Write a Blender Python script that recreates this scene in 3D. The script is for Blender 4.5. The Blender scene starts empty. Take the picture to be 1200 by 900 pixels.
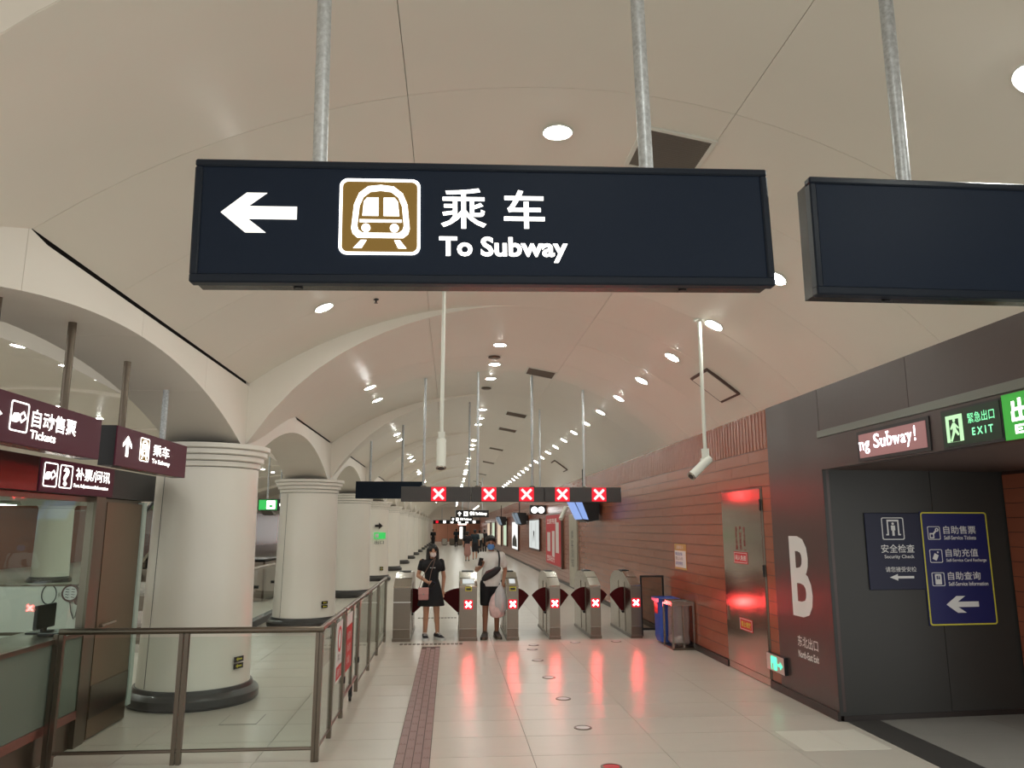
import bpy, bmesh, math, random
from mathutils import Vector, Matrix
random.seed(7)
S = bpy.context.scene
COL = S.collection
PI = math.pi

# ------------------------------------------------------------------ camera, world, exposure
cd = bpy.data.cameras.new('camera'); cam = bpy.data.objects.new('camera', cd); COL.objects.link(cam)
cd.sensor_fit = 'HORIZONTAL'; cd.sensor_width = 36.0; cd.lens = 27.0
cd.clip_start = 0.05; cd.clip_end = 400
cam.location = (0, 0, 1.85)
cam.rotation_euler = (math.radians(90) + math.atan(168 / 900), 0, math.radians(-4.497))
S.camera = cam
w = bpy.data.worlds.new('world'); S.world = w; w.use_nodes = True
w.node_tree.nodes['Background'].inputs[0].default_value = (1.0, 0.985, 0.95, 1)
w.node_tree.nodes['Background'].inputs[1].default_value = 0.72
S.view_settings.view_transform = 'Standard'; S.view_settings.look = 'None'
S.view_settings.gamma = 1; S.view_settings.use_curve_mapping = False
S.view_settings.exposure = 0.62
LAMP = 88.0            # radiance of the downlight lenses

# ------------------------------------------------------------------ helpers
def lin(c):
    return tuple(((v / 255) / 12.92 if v / 255 <= 0.04045 else ((v / 255 + 0.055) / 1.055) ** 2.4) for v in c)
MC = {}
def mat(name, rgb, rough=0.5, metal=0.0, emit=None, es=1.0, var=0.0, vscale=4.0, bump=0.0, bscale=60.0, stretch=None, spec=0.5):
    if name in MC: return MC[name]
    m = bpy.data.materials.new(name); m.use_nodes = True; MC[name] = m
    nt = m.node_tree; b = nt.nodes['Principled BSDF']
    c = lin(rgb)
    b.inputs['Base Color'].default_value = (*c, 1)
    b.inputs['Roughness'].default_value = rough; b.inputs['Metallic'].default_value = metal
    b.inputs['Specular IOR Level'].default_value = spec
    if emit is not None:
        b.inputs['Emission Color'].default_value = (*emit, 1); b.inputs['Emission Strength'].default_value = es
    if var or bump:
        tc = nt.nodes.new('ShaderNodeTexCoord'); mp = nt.nodes.new('ShaderNodeMapping')
        nt.links.new(tc.outputs['Object'], mp.inputs['Vector'])
        if stretch: mp.inputs['Scale'].default_value = stretch
    if var:
        n = nt.nodes.new('ShaderNodeTexNoise'); n.inputs['Scale'].default_value = vscale; n.inputs['Detail'].default_value = 5
        nt.links.new(mp.outputs[0], n.inputs['Vector'])
        r = nt.nodes.new('ShaderNodeMixRGB'); r.blend_type = 'MIX'
        r.inputs[1].default_value = (*[max(0, v * (1 - var)) for v in c], 1)
        r.inputs[2].default_value = (*[min(1, v * (1 + var)) for v in c], 1)
        oi = nt.nodes.new('ShaderNodeObjectInfo'); ad = nt.nodes.new('ShaderNodeMath'); ad.operation = 'MULTIPLY_ADD'
        ad.inputs[1].default_value = 0.35
        nt.links.new(oi.outputs['Random'], ad.inputs[0]); nt.links.new(n.outputs['Fac'], ad.inputs[2])
        sb = nt.nodes.new('ShaderNodeMath'); sb.operation = 'SUBTRACT'; sb.inputs[1].default_value = 0.175; sb.use_clamp = True
        nt.links.new(ad.outputs[0], sb.inputs[0]); nt.links.new(sb.outputs[0], r.inputs[0])
        nt.links.new(r.outputs[0], b.inputs['Base Color'])
    if bump:
        n2 = nt.nodes.new('ShaderNodeTexNoise'); n2.inputs['Scale'].default_value = bscale
        nt.links.new(mp.outputs[0], n2.inputs['Vector'])
        bp = nt.nodes.new('ShaderNodeBump'); bp.inputs['Strength'].default_value = bump; bp.inputs['Distance'].default_value = 0.01
        nt.links.new(n2.outputs['Fac'], bp.inputs['Height']); nt.links.new(bp.outputs[0], b.inputs['Normal'])
    return m
def glow(name, rgb, s):
    return mat(name, (20, 20, 20), 0.6, emit=rgb, es=s)
def glassmat(name, tint, refl=1.0, rough=0.02, frost=0.0, frostcol=(200, 215, 205)):
    if name in MC: return MC[name]
    m = bpy.data.materials.new(name); m.use_nodes = True; MC[name] = m
    nt = m.node_tree; out = nt.nodes['Material Output']; nt.nodes.remove(nt.nodes['Principled BSDF'])
    tr = nt.nodes.new('ShaderNodeBsdfTransparent'); tr.inputs[0].default_value = (*tint, 1)
    gl = nt.nodes.new('ShaderNodeBsdfGlossy'); gl.inputs['Roughness'].default_value = rough
    fr = nt.nodes.new('ShaderNodeFresnel'); fr.inputs[0].default_value = 1.45
    ge = nt.nodes.new('ShaderNodeNewGeometry'); fb = nt.nodes.new('ShaderNodeMath'); fb.operation = 'SUBTRACT'; fb.inputs[0].default_value = 1.0
    nt.links.new(ge.outputs['Backfacing'], fb.inputs[1])      # reflect at the entry face only
    mu = nt.nodes.new('ShaderNodeMath'); mu.operation = 'MULTIPLY'; mu.inputs[1].default_value = refl; mu.use_clamp = True
    mb_ = nt.nodes.new('ShaderNodeMath'); mb_.operation = 'MULTIPLY'
    nt.links.new(fr.outputs[0], mb_.inputs[0]); nt.links.new(fb.outputs[0], mb_.inputs[1]); nt.links.new(mb_.outputs[0], mu.inputs[0])
    mx = nt.nodes.new('ShaderNodeMixShader'); base = tr
    if frost:
        df = nt.nodes.new('ShaderNodeBsdfDiffuse'); df.inputs[0].default_value = (*lin(frostcol), 1)
        m2 = nt.nodes.new('ShaderNodeMixShader'); m2.inputs[0].default_value = frost
        nt.links.new(tr.outputs[0], m2.inputs[1]); nt.links.new(df.outputs[0], m2.inputs[2]); base = m2
    nt.links.new(mu.outputs[0], mx.inputs[0]); nt.links.new(base.outputs[0], mx.inputs[1]); nt.links.new(gl.outputs[0], mx.inputs[2])
    nt.links.new(mx.outputs[0], out.inputs['Surface'])
    return m

class MB:
    """collects simple solids and links them as ONE mesh object"""
    def __init__(s): s.bm = bmesh.new()
    def box(s, x0, x1, y0, y1, z0, z1, bev=0.0):
        x0, x1 = min(x0, x1), max(x0, x1); y0, y1 = min(y0, y1), max(y0, y1); z0, z1 = min(z0, z1), max(z0, z1)
        v = [s.bm.verts.new(p) for p in ((x0,y0,z0),(x1,y0,z0),(x1,y1,z0),(x0,y1,z0),(x0,y0,z1),(x1,y0,z1),(x1,y1,z1),(x0,y1,z1))]
        fs = [s.bm.faces.new([v[i] for i in f]) for f in ((3,2,1,0),(4,5,6,7),(0,1,5,4),(1,2,6,5),(2,3,7,6),(3,0,4,7))]
        if bev:
            es = {e for f in fs for e in f.edges}
            bmesh.ops.bevel(s.bm, geom=list(es), offset=bev, segments=1, affect='EDGES')
        return s
    def tube(s, p0, p1, r0, r1=None, n=12, caps=True):
        r1 = r0 if r1 is None else r1
        p0, p1 = Vector(p0), Vector(p1); d = (p1 - p0).normalized()
        a = d.orthogonal().normalized(); b = d.cross(a)
        A = [s.bm.verts.new(p0 + (a * math.cos(2*PI*i/n) + b * math.sin(2*PI*i/n)) * r0) for i in range(n)]
        B = [s.bm.verts.new(p1 + (a * math.cos(2*PI*i/n) + b * math.sin(2*PI*i/n)) * r1) for i in range(n)]
        for i in range(n): s.bm.faces.new((A[i], A[(i+1) % n], B[(i+1) % n], B[i]))
        if caps: s.bm.faces.new(A[::-1]); s.bm.faces.new(B)
        return s
    def path(s, pts, r, n=8):
        for a, b in zip(pts[:-1], pts[1:]): s.tube(a, b, r, n=n)
        for p in pts[1:-1]: s.ball(p, r, 8, 6)
        return s
    def ball(s, c, r, nu=12, nv=8):
        rr = r if hasattr(r, '__len__') else (r, r, r)
        bmesh.ops.create_uvsphere(s.bm, u_segments=nu, v_segments=nv, radius=1, matrix=Matrix.Translation(c) @ Matrix.Diagonal((*rr, 1)))
        return s
    def lathe(s, prof, n=32, cx=0, cy=0, cap=True):
        rings = [[s.bm.verts.new((cx + r*math.cos(2*PI*i/n), cy + r*math.sin(2*PI*i/n), z)) for i in range(n)] for r, z in prof]
        for A, B in zip(rings[:-1], rings[1:]):
            for i in range(n): s.bm.faces.new((A[i], A[(i+1) % n], B[(i+1) % n], B[i]))
        if cap: s.bm.faces.new(rings[0][::-1]); s.bm.faces.new(rings[-1])
        return s
    def loft(s, rings, cap=True):
        R = [[s.bm.verts.new(p) for p in r] for r in rings]; n = len(R[0])
        for A, B in zip(R[:-1], R[1:]):
            for i in range(n): s.bm.faces.new((A[i], A[(i+1) % n], B[(i+1) % n], B[i]))
        if cap: s.bm.faces.new(R[0][::-1]); s.bm.faces.new(R[-1])
        return s
    def prism(s, pts, d):
        """polygon of 3-D points extruded by the vector d"""
        d = Vector(d); A = [s.bm.verts.new(p) for p in pts]; B = [s.bm.verts.new(Vector(p) + d) for p in pts]; n = len(A)
        s.bm.faces.new(A[::-1]); s.bm.faces.new(B)
        for i in range(n): s.bm.faces.new((A[i], A[(i+1) % n], B[(i+1) % n], B[i]))
        return s
    def quad(s, *p):
        s.bm.faces.new([s.bm.verts.new(q) for q in p]); return s
    def mesh(s, name, m, smooth=False):
        bmesh.ops.recalc_face_normals(s.bm, faces=s.bm.faces)
        me = bpy.data.meshes.new(name); s.bm.to_mesh(me); s.bm.free()
        if m: me.materials.append(m)
        if smooth:
            me.polygons.foreach_set('use_smooth', [True] * len(me.polygons))
            me.set_sharp_from_angle(angle=math.radians(38))
        return me
    def build(s, name, m, parent=None, smooth=False, loc=None, **kw):
        return put(name, s.mesh(name, m, smooth), parent, loc, **kw)
def put(name, me, parent=None, loc=None, **kw):
    o = bpy.data.objects.new(name, me); COL.objects.link(o)
    if parent: o.parent = parent
    if loc is not None: o.location = loc
    for k, v in kw.items(): o[k] = v
    return o
def thing(name, label, cat, loc=(0, 0, 0), rz=0.0, group=None, ry=0.0):
    o = bpy.data.objects.new(name, None); COL.objects.link(o); o.location = loc; o.rotation_euler = (0, ry, rz)
    o.empty_display_size = 0.1
    o['label'] = label; o['category'] = cat
    if group: o['group'] = group
    return o
def tag(o, label, cat, group=None):
    o['label'] = label; o['category'] = cat
    if group: o['group'] = group
    return o
def struct(name, me=None, label=None):
    o = bpy.data.objects.new(name, me); COL.objects.link(o); o['kind'] = 'structure'
    if label: o['label'] = label
    return o
X, Y, Z = Vector((1, 0, 0)), Vector((0, 1, 0)), Vector((0, 0, 1))
def place(me, o0, r, u, x0, y0, sx, sy):
    n = r.cross(u)
    for v in me.vertices:
        c = v.co; v.co = Vector(o0) + r * ((c.x - x0) * sx) + u * ((c.y - y0) * sy) + n * (c.z + 0.0005)
def curve_mesh(cu, name, m):
    o = bpy.data.objects.new('tmp', cu); COL.objects.link(o)
    dg = bpy.context.evaluated_depsgraph_get()
    me = bpy.data.meshes.new_from_object(o.evaluated_get(dg)); bpy.data.objects.remove(o); bpy.data.curves.remove(cu)
    me.name = name; me.materials.clear(); me.materials.append(m)
    return me
def text(body, parent, m, o0, r, u, w, h, bold=0.0, name='lettering', depth=0.002, spacing=1.0):
    cu = bpy.data.curves.new('t', 'FONT'); cu.body = body; cu.offset = bold; cu.resolution_u = 3; cu.space_character = spacing
    me = curve_mesh(cu, name, m)
    xs = [v.co.x for v in me.vertices]; ys = [v.co.y for v in me.vertices]
    x0, x1, y0, y1 = min(xs), max(xs), min(ys), max(ys)
    place(me, o0, r, u, x0, y0, w / (x1 - x0), h / (y1 - y0))
    return put(name, me, parent)
def shape(polys, parent, m, o0, r, u, sx=1.0, sy=None, name='pictogram', depth=0.001):
    """flat even-odd filled outline (holes allowed), slightly proud of its panel"""
    cu = bpy.data.curves.new('s', 'CURVE'); cu.dimensions = '2D'; cu.fill_mode = 'BOTH'; cu.extrude = depth
    for pts in polys:
        sp = cu.splines.new('POLY'); sp.points.add(len(pts) - 1); sp.use_cyclic_u = True
        for q, p in zip(sp.points, pts): q.co = (p[0], p[1], 0, 1)
    me = curve_mesh(cu, name, m)
    place(me, o0, r, u, 0, 0, sx, sy or sx)
    n = r.cross(u)
    for v in me.vertices: v.co += n * depth
    return put(name, me, parent)
def rrect(x0, x1, y0, y1, r, n=5):
    out = []
    for cx, cy, a in ((x1-r, y1-r, 0), (x0+r, y1-r, 90), (x0+r, y0+r, 180), (x1-r, y0+r, 270)):
        for i in range(n + 1):
            t = math.radians(a + 90 * i / n); out.append((cx + r*math.cos(t), cy + r*math.sin(t)))
    return out
def rect(x0, x1, y0, y1): return [(x0, y0), (x1, y0), (x1, y1), (x0, y1)]
def disc(cx, cy, r, n=16, ry=None): return [(cx + r*math.cos(2*PI*i/n), cy + (ry or r)*math.sin(2*PI*i/n)) for i in range(n)]
ORD = ['nearest', 'second', 'third', 'fourth', 'fifth', 'sixth', 'seventh', 'eighth', 'ninth', 'tenth', 'eleventh', 'twelfth',
       'thirteenth', 'fourteenth', 'fifteenth', 'sixteenth', 'seventeenth', 'eighteenth', 'nineteenth', 'twentieth',
       'twenty-first', 'twenty-second', 'twenty-third', 'twenty-fourth', 'twenty-fifth', 'twenty-sixth', 'twenty-seventh', 'twenty-eighth',
       'twenty-ninth', 'thirtieth', 'thirty-first', 'thirty-second', 'thirty-third', 'thirty-fourth', 'thirty-fifth', 'thirty-sixth']

# ------------------------------------------------------------------ materials
M_ceil = mat('ceiling_paint', (236, 230, 218), 0.36, var=0.025, vscale=1.5)
M_arch = mat('arch_plaster', (238, 231, 220), 0.45, var=0.02, vscale=2)
M_dark = mat('joint_dark', (24, 22, 20), 0.9)
M_back = mat('vault_backing', (70, 64, 58), 0.9)
M_col = mat('column_enamel', (240, 235, 225), 0.28, var=0.03, vscale=1.2)
M_colbase = mat('column_base_stone', (62, 61, 60), 0.3, var=0.15, vscale=9)
M_floor = mat('floor_stone', (204, 198, 187), 0.28, var=0.05, vscale=3, stretch=(1, 3, 1))
M_grout = mat('floor_grout', (120, 112, 104), 0.8)
M_tile = mat('terracotta', (152, 86, 62), 0.26, var=0.09, vscale=2.5, stretch=(1, 1, 6))
M_tilej = mat('terracotta_joint', (62, 36, 28), 0.8)
M_brown = mat('brown_panel', (74, 60, 58), 0.3, var=0.06, vscale=20)
M_black = mat('charcoal_wall', (52, 52, 50), 0.42, var=0.06, vscale=3)
M_skirt = mat('skirting_dark', (44, 38, 36), 0.4)
M_steel = mat('brushed_steel', (172, 165, 156), 0.26, 1.0, var=0.08, vscale=6, stretch=(1, 1, 30))
M_steel2 = mat('dark_steel', (118, 108, 97), 0.3, 1.0, var=0.08, vscale=8)
M_door = mat('door_steel', (190, 178, 168), 0.16, 1.0, var=0.05, vscale=3, bump=0.06, bscale=2.2)
M_galv = mat('galvanised', (196, 200, 202), 0.42, 0.55, var=0.5, vscale=60)
M_navy = mat('sign_navy', (21, 33, 50), 0.5, var=0.05, vscale=40, spec=.2)
M_navyf = mat('sign_frame_navy', (19, 29, 42), 0.35, spec=.3)
M_signdk = mat('sign_dark', (38, 38, 40), 0.4)
M_under = mat('sign_underside', (48, 44, 42), 0.25)
M_purple = mat('sign_purple', (44, 13, 24), 0.45, spec=.25, emit=lin((62, 20, 32)), es=.5)
M_gate = mat('gate_sign_grey', (70, 68, 68), 0.5)
M_whitep = mat('white_paint', (225, 225, 215), 0.4)
M_blk = mat('black_plastic', (20, 20, 22), 0.4)
M_flap = mat('flap_maroon', (84, 14, 18), 0.5, spec=.15)
M_blue = mat('blue_board', (24, 32, 92), 0.4)
M_navyb = mat('security_board', (20, 26, 56), 0.5)
M_yel = mat('yellow_line', (214, 205, 70), 0.5)
M_wht = mat('white_print', (228, 228, 226), 0.5)
M_grey = mat('grey_floor', (150, 148, 142), 0.3, var=0.05)
M_granite = mat('dark_granite', (70, 68, 66), 0.35, var=0.25, vscale=60)
M_redp = mat('red_print', (205, 30, 42), 0.45)
M_gold = mat('pictogram_gold', (96, 74, 28), 0.5, emit=lin((120, 90, 30)), es=0.45)
M_glass = glassmat('clear_glass', (0.93, 0.965, 0.945), 0.9)
M_bglass = glassmat('booth_glass', (0.86, 0.93, 0.89), 1.0)
M_frost = glassmat('frosted_glass', (0.6, 0.7, 0.65), 0.5, 0.15, 0.75, (124, 132, 120))
E_lamp = glow('lamp_lens', (0.97, 1.0, 0.935), LAMP)
E_text = glow('lit_text', (1.0, 0.97, 0.9), 2.4)
E_textc = glow('lit_arrow', (1.0, 0.96, 0.85), 1.25)
E_redc = glow('red_cross_core', (1.0, 0.06, 0.06), 11.5)
E_redg = glow('red_cross_gate', (1.0, 0.07, 0.07), 75.0)
E_lampn = glow('lamp_lens_hall', (0.97, 1.0, 0.94), LAMP * 2.2)
E_redb = glow('red_cross_field', (1.0, 0.008, 0.03), 0.7)
E_green = glow('exit_green', (0.03, 0.42, 0.08), 0.9)
E_greenl = glow('exit_green_light', (0.25, 1.0, 0.45), 1.0)
E_screen = glow('screen_blue', (0.30, 0.45, 0.9), 0.6)
E_panel = glow('lit_panel', (0.85, 0.9, 0.88), 0.5)

# ------------------------------------------------------------------ vault geometry
XL, XR, XA, ZA = -2.4, 3.8, 0.70, 4.55
RL = (3.1**2 + 1.03**2) / (2 * 1.03); RR = (3.1**2 + 1.29**2) / (2 * 1.29)
P, Y0 = 6.45, 9.15
def vz(x):
    R = RL if x < XA else RR
    return ZA - (R - math.sqrt(max(0, R*R - (x - XA)**2)))
def drop(x):
    t = max(0, (XA - x) / 3.1); return 0.40 * t**6 + 0.33 * t**1.3
NB = 15
BAYS = [(k, Y0 + P * k, 1.64 if k == -1 else 2.79) for k in range(-2, NB)]
YEND = 104.0

# ------------------------------------------------------------------ floor
b = MB(); b.box(-22, 3.85, -3, YEND + 1, -0.10, -0.006)
floor = struct('floor', b.mesh('floor', M_grout), 'pale polished stone concourse floor in large tiles')
xs = [-3.78 + 1.12 * i for i in range(7)] + [3.8]
tm = {}
def tile_mesh(wd, dp):
    k = (round(wd, 3), round(dp, 3))
    if k not in tm:
        q = MB(); q.box(0.0025, wd - 0.0025, 0.0025, dp - 0.0025, -0.006, 0); tm[k] = q.mesh('floor_tile', M_floor)
    return tm[k]
TACT = (-0.42, -0.14)
ys = [6.75 + 0.6 * j for j in range(-4, 34)]
n = 0
for y in ys:
    for x0, x1 in zip(xs[:-1], xs[1:]):
        if abs(x0 + 0.42) < 0.01 and y < 12.7:            # the tile row beside the tactile strip starts after it
            x0 = TACT[1]
        put('floor_tile', tile_mesh(x1 - x0, 0.6), floor, (x0, y, 0)); n += 1
b = MB(); y = ys[-1] + 0.6
while y < YEND:
    for x0, x1 in zip(xs[:-1], xs[1:]): b.box(x0 + .0025, x1 - .0025, y + .0025, y + 1.1975, -0.006, 0)
    y += 1.2
for i in range(10):
    for j in range(40):
        x0 = -3.78 - 1.12 * (i + 1); y = 4.35 + 1.2 * j
        b.box(x0 + .0025, x0 + 1.1175, y + .0025, y + 1.1975, -0.006, 0)
b.box(-22, -15, 4, 53, -.006, 0); b.box(-22, -3.8, 52.4, YEND, -.006, 0); b.box(-3.8, 3.8, -3, 4.34, -.006, 0)
b.build('floor_tile', M_floor, floor, kind='stuff')
# tactile strip: four columns of small ribbed tiles
M_tact = mat('tactile_tile', (152, 122, 118), 0.4, var=0.12, vscale=8)
M_tactj = mat('tactile_joint', (96, 82, 78), 0.7)
b = MB(); b.box(TACT[0] + .002, TACT[1] - .002, 4.35, 12.72, -0.006, -0.001)
tac = struct('trim_1', b.mesh('trim_1', M_tactj), 'brownish tactile guide strip running up the floor to the gates')
q = MB(); q.box(.004, .0665, .003, .277, -.001, .002); q.box(.018, .026, .02, .26, .002, .005); q.box(.044, .052, .02, .26, .002, .005)
tm_ = q.mesh('tactile_tile', M_tact)
for c in range(4):
    for j in range(30):
        yy = 4.36 + 0.28 * j - (0.14 if c % 2 else 0)
        if yy < 4.35 or yy + .28 > 12.72: continue
        put('tactile_tile', tm_, tac, (TACT[0] + 0.07 * c, yy, 0))
q = MB(); q.lathe([(.028, 0), (.024, .006)], 10)
studm = q.mesh('stud', M_steel2)
for (yy, x0, nn, lab) in ((12.95, -0.76, 15, 'short row of floor studs at the head of the tactile strip before the gates'),
                          (16.6, -0.62, 12, 'short row of floor studs on the far side of the first gate aisle')):
    t = thing('tactile_stud_row', lab, 'floor studs', (x0, yy, 0))
    for i in range(nn):
        for j in range(2): put('stud', studm, t, (i * 0.068, j * 0.075, 0))

# ------------------------------------------------------------------ ceiling: backing shell, panels, arch faces
def strip_x(x0, x1, n): return [x0 + (x1 - x0) * i / n for i in range(n + 1)]
b = MB(); pts = strip_x(XL - 0.02, XR + 0.02, 24)
b.prism([(x, -1.6, vz(x) + 0.045) for x in pts] + [(x, -1.6, vz(x) + 0.12) for x in reversed(pts)], (0, YEND + 2.2, 0))
ceiling = struct('ceiling', b.mesh('ceiling', M_back), 'beige panelled barrel vault over the concourse')
def vault_panel(x0, x1, ya, yb, da, db, n=8, g=0.002):
    """ya..yb local; da/db scale of the arch drop at either end"""
    q = MB(); xx = strip_x(x0 + g, x1 - g, n); ny = 1 if da == db else 6
    bm = q.bm; rows = []
    for j in range(ny + 1):
        t = j / ny; s_ = da + (db - da) * (t * t * (3 - 2 * t) * 0.35 + t * 0.65); yy = ya + g + (yb - ya - 2 * g) * t
        rows.append(([bm.verts.new((x, yy, vz(x) - drop(x) * s_)) for x in xx], [bm.verts.new((x, yy, vz(x) - drop(x) * s_ + 0.035)) for x in xx]))
    for (A, a), (B, c) in zip(rows[:-1], rows[1:]):
        for i in range(n):
            bm.faces.new((A[i], A[i+1], B[i+1], B[i])); bm.faces.new((a[i], c[i], c[i+1], a[i+1]))
        bm.faces.new((A[0], B[0], c[0], a[0])); bm.faces.new((A[n], a[n], c[n], B[n]))
    for A, a in (rows[0], rows[-1]):
        for i in range(n): bm.faces.new((A[i], a[i], a[i+1], A[i+1]))
    return q.mesh('ceiling_panel', M_ceil, True)
J1, J2 = -0.30, 1.76
def bay_set(TL):
    out = [vault_panel(XL, J1, 0, TL, 1, 0), vault_panel(J1, J2, 0, TL, 1, 0)]
    nr = 2 if TL > 2 else 1
    for i in range(nr): out.append(vault_panel(J2, XR, TL * i / nr, TL * (i + 1) / nr, 0, 0))
    ns = 3 if TL > 2 else 4
    for i in range(ns):
        ya, yb = TL + (P - TL) * i / ns, TL + (P - TL) * (i + 1) / ns
        for x0, x1 in ((XL, J1), (J1, J2), (J2, XR)): out.append(vault_panel(x0, x1, ya, yb, 0, 0))
    return out
sets = {1.64: bay_set(1.64), 2.79: bay_set(2.79)}
q = MB(); xx = [XL - .15] + strip_x(XL, XA - 0.1, 18)
q.prism([(x, 0, vz(max(x, XL)) + 0.03) for x in xx] + [(x, 0, vz(max(x, XL)) - drop(max(x, XL))) for x in reversed(xx)], (0, 0.012, 0))
facem = q.mesh('arch_face', M_arch)
for k, yc, TL in BAYS:
    for me in sets[TL]:
        if k == -2 and True: pass
        put('ceiling_panel', me, ceiling, (0, yc, 0))
    if k >= -1: put('arch_face', facem, ceiling, (0, yc - 0.004, 0))

# ------------------------------------------------------------------ left arcade wall: arch panels per bay
wall_left = struct('wall_left', None, 'pale arcade wall of flat arches springing from round columns')
def arch_z(y, TL):                      # local y in the bay
    c, h = (3.25, 3.1) if TL < 2 else (3.40, 2.78)
    return max(2.76, 3.30 - 0.55 * ((y - c) / h) ** 2)
def top_z(y, TL):
    if y >= TL: return 3.49
    t = y / TL; return 2.79 + 0.72 * (t * t * (3 - 2 * t) * 0.35 + t * 0.65)
def arch_panels(TL):
    cuts = [0, TL * .98, TL + (P - TL) * .34, TL + (P - TL) * .67, P]; out = []
    for a, c in zip(cuts[:-1], cuts[1:]):
        q = MB(); n_ = 8; yy = [a + .003 + (c - a - .006) * i / n_ for i in range(n_ + 1)]
        bot = [(XL, y, min(arch_z(y, TL), top_z(y, TL) - .01)) for y in yy]; top = [(XL, y, top_z(y, TL) + (.02 if y < TL else 0)) for y in reversed(yy)]
        q.prism(bot + top, (-0.80, 0, 0)); out.append(q.mesh('arch_panel', M_arch))
    return out
def groove_light_stop(TL):  # dark strip added to stop side hall light leaking through the groove
    yy = [TL - .03 + (P + .06 - TL) * i / 12 for i in range(13)]
    q = MB(); q.prism([(XL - .035, y, 3.482) for y in yy] + [(XL - .035, y, 3.60) for y in reversed(yy)], (-.6, 0, 0)); return q.mesh('groove_light_stop', M_dark)
gset = {1.64: groove_light_stop(1.64), 2.79: groove_light_stop(2.79)}
aset = {1.64: arch_panels(1.64), 2.79: arch_panels(2.79)}
for k, yc, TL in BAYS:
    for me in aset[TL]: put('arch_panel', me, wall_left, (0, yc, 0))
    put('groove_light_stop', gset[TL], wall_left, (0, yc, 0))
# plain wall beyond the last column, up to the end wall
# ------------------------------------------------------------------ nave on the left: vault, far arcade, red wall
XN0, XN1 = -3.2, -13.4; XC = -8.3; RN = (5.1**2 + 1.05**2) / 2.1
def nz(x): return 4.58 - (RN - math.sqrt(RN*RN - (x - XC)**2))
nave = struct('ceiling_left', None, 'pale vault over the side hall behind the columns')
pts = strip_x(XN1, XN0, 16); q = MB()
q.prism([(x, .003, nz(x)) for x in pts] + [(x, .003, nz(x) + .05) for x in reversed(pts)], (0, P / 2 - .006, 0)); nm = q.mesh('ceiling_panel', M_ceil, True)
q = MB(); q.prism([(x, 0, nz(x) + .02) for x in pts] + [(x, 0, nz(x) - .05 - .5 * (abs(x - XC) / 5.1) ** 2.5) for x in reversed(pts)], (0, .5, 0)); rm = q.mesh('arch_rib', M_arch, True)
for k, yc, TL in BAYS:
    if k < -1 or k > 12: continue
    put('ceiling_panel', nm, nave, (0, yc, 0)); put('ceiling_panel', nm, nave, (0, yc + P / 2, 0)); put('arch_rib', rm, nave, (0, yc, 0))
wall_far_arcade = struct('wall_left_inner', None, 'far arcade wall of the side hall')
q = MB(); yy = [P * i / 20 for i in range(21)]
q.prism([(-13.4, y, arch_z(y, 2.79)) for y in yy] + [(-13.4, y, 3.6) for y in reversed(yy)], (-.8, 0, 0)); fm = q.mesh('arch_panel', M_arch)
for k in range(0, 9): put('arch_panel', fm, wall_far_arcade, (0, Y0 + P * k, 0))
b = MB(); b.box(-20.3, -20, 0, YEND, 0, 3.4)
wl = struct('wall_left_outer', b.mesh('wall_left_outer', M_tile), 'distant reddish wall of the side hall')
b = MB(); b.box(-20.3, -14.2, 0, YEND, 3.3, 3.4)
struct('ceiling_left_aisle', b.mesh('ceiling_left_aisle', M_ceil))

# ------------------------------------------------------------------ right wall
b = MB(); b.box(3.806, 4.1, 8.97, YEND, 0, 3.30)
wall_right = struct('wall_right', b.mesh('wall_right', M_tilej), 'reddish brown terracotta panelled wall on the right')
ROWH = 0.15; ZB = 0.09; NR = 18; LEN = 1.25
q = MB(); q.box(3.80, 3.815, .002, LEN - .002, .003, ROWH - .003); wt = q.mesh('wall_tile', M_tile)
q = MB(); q.box(3.80, 3.815, .002, .326, .003, ROWH - .003); wts = q.mesh('wall_tile', M_tile)
DOOR = (9.24, 10.66, 2.35)
cnt = 0
ROWS = [ZB + ROWH * i for i in range(NR)]; row_end = []
for i, z in enumerate(ROWS):
    # strip between the steel door and the dark portal, then rows beyond the door
    if z + ROWH / 2 < DOOR[2]:
        q = MB(); q.box(3.80, 3.815, 8.975, DOOR[0] - .01, z + .003, z + ROWH - .003); q.build('wall_tile', M_tile, wall_right); y = DOOR[1] + .01
    else:
        y = 8.975
    off = LEN * (0.5 if i % 2 else 0)
    first = True
    while y < 24.6:
        L = LEN - off if first and off else LEN
        if first and off:
            q = MB(); q.box(3.80, 3.815, y + .002, y + L - .002, z + .003, z + ROWH - .003); q.build('wall_tile', M_tile, wall_right)
        else: put('wall_tile', wt, wall_right, (0, y, z))
        y += L; first = False; cnt += 1
    row_end.append(y)
b = MB()
for i, z in enumerate(ROWS):
    y = row_end[i]
    while y < YEND: b.box(3.80, 3.815, y + .003, y + 2.497, z + .003, z + ROWH - .003); y += 2.5
b.build('wall_tile', M_tile, wall_right, kind='stuff')
# fluted frieze boards under the vault
ZF = ZB + NR * ROWH
q = MB(); q.box(3.80, 3.815, .002, .43, .004, 3.285 - ZF)
for i in range(4): q.box(3.795, 3.801, .03 + .105 * i, .10 + .105 * i, .01, 3.275 - ZF)
fr = q.mesh('frieze_panel', M_tile)
y = 8.975
for i in range(110): put('frieze_panel', fr, wall_right, (0, y, ZF)); y += .432
b = MB(); b.box(3.80, 3.815, y, YEND, ZF, 3.285); b.build('frieze_panel', M_tile, wall_right)
b = MB(); b.box(3.772, 3.80, DOOR[1], YEND, 0, .085); b.box(3.772, 3.80, 7.64, DOOR[0], 0, .085)
struct('baseboard_right', b.mesh('baseboard_right', M_skirt))

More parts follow.
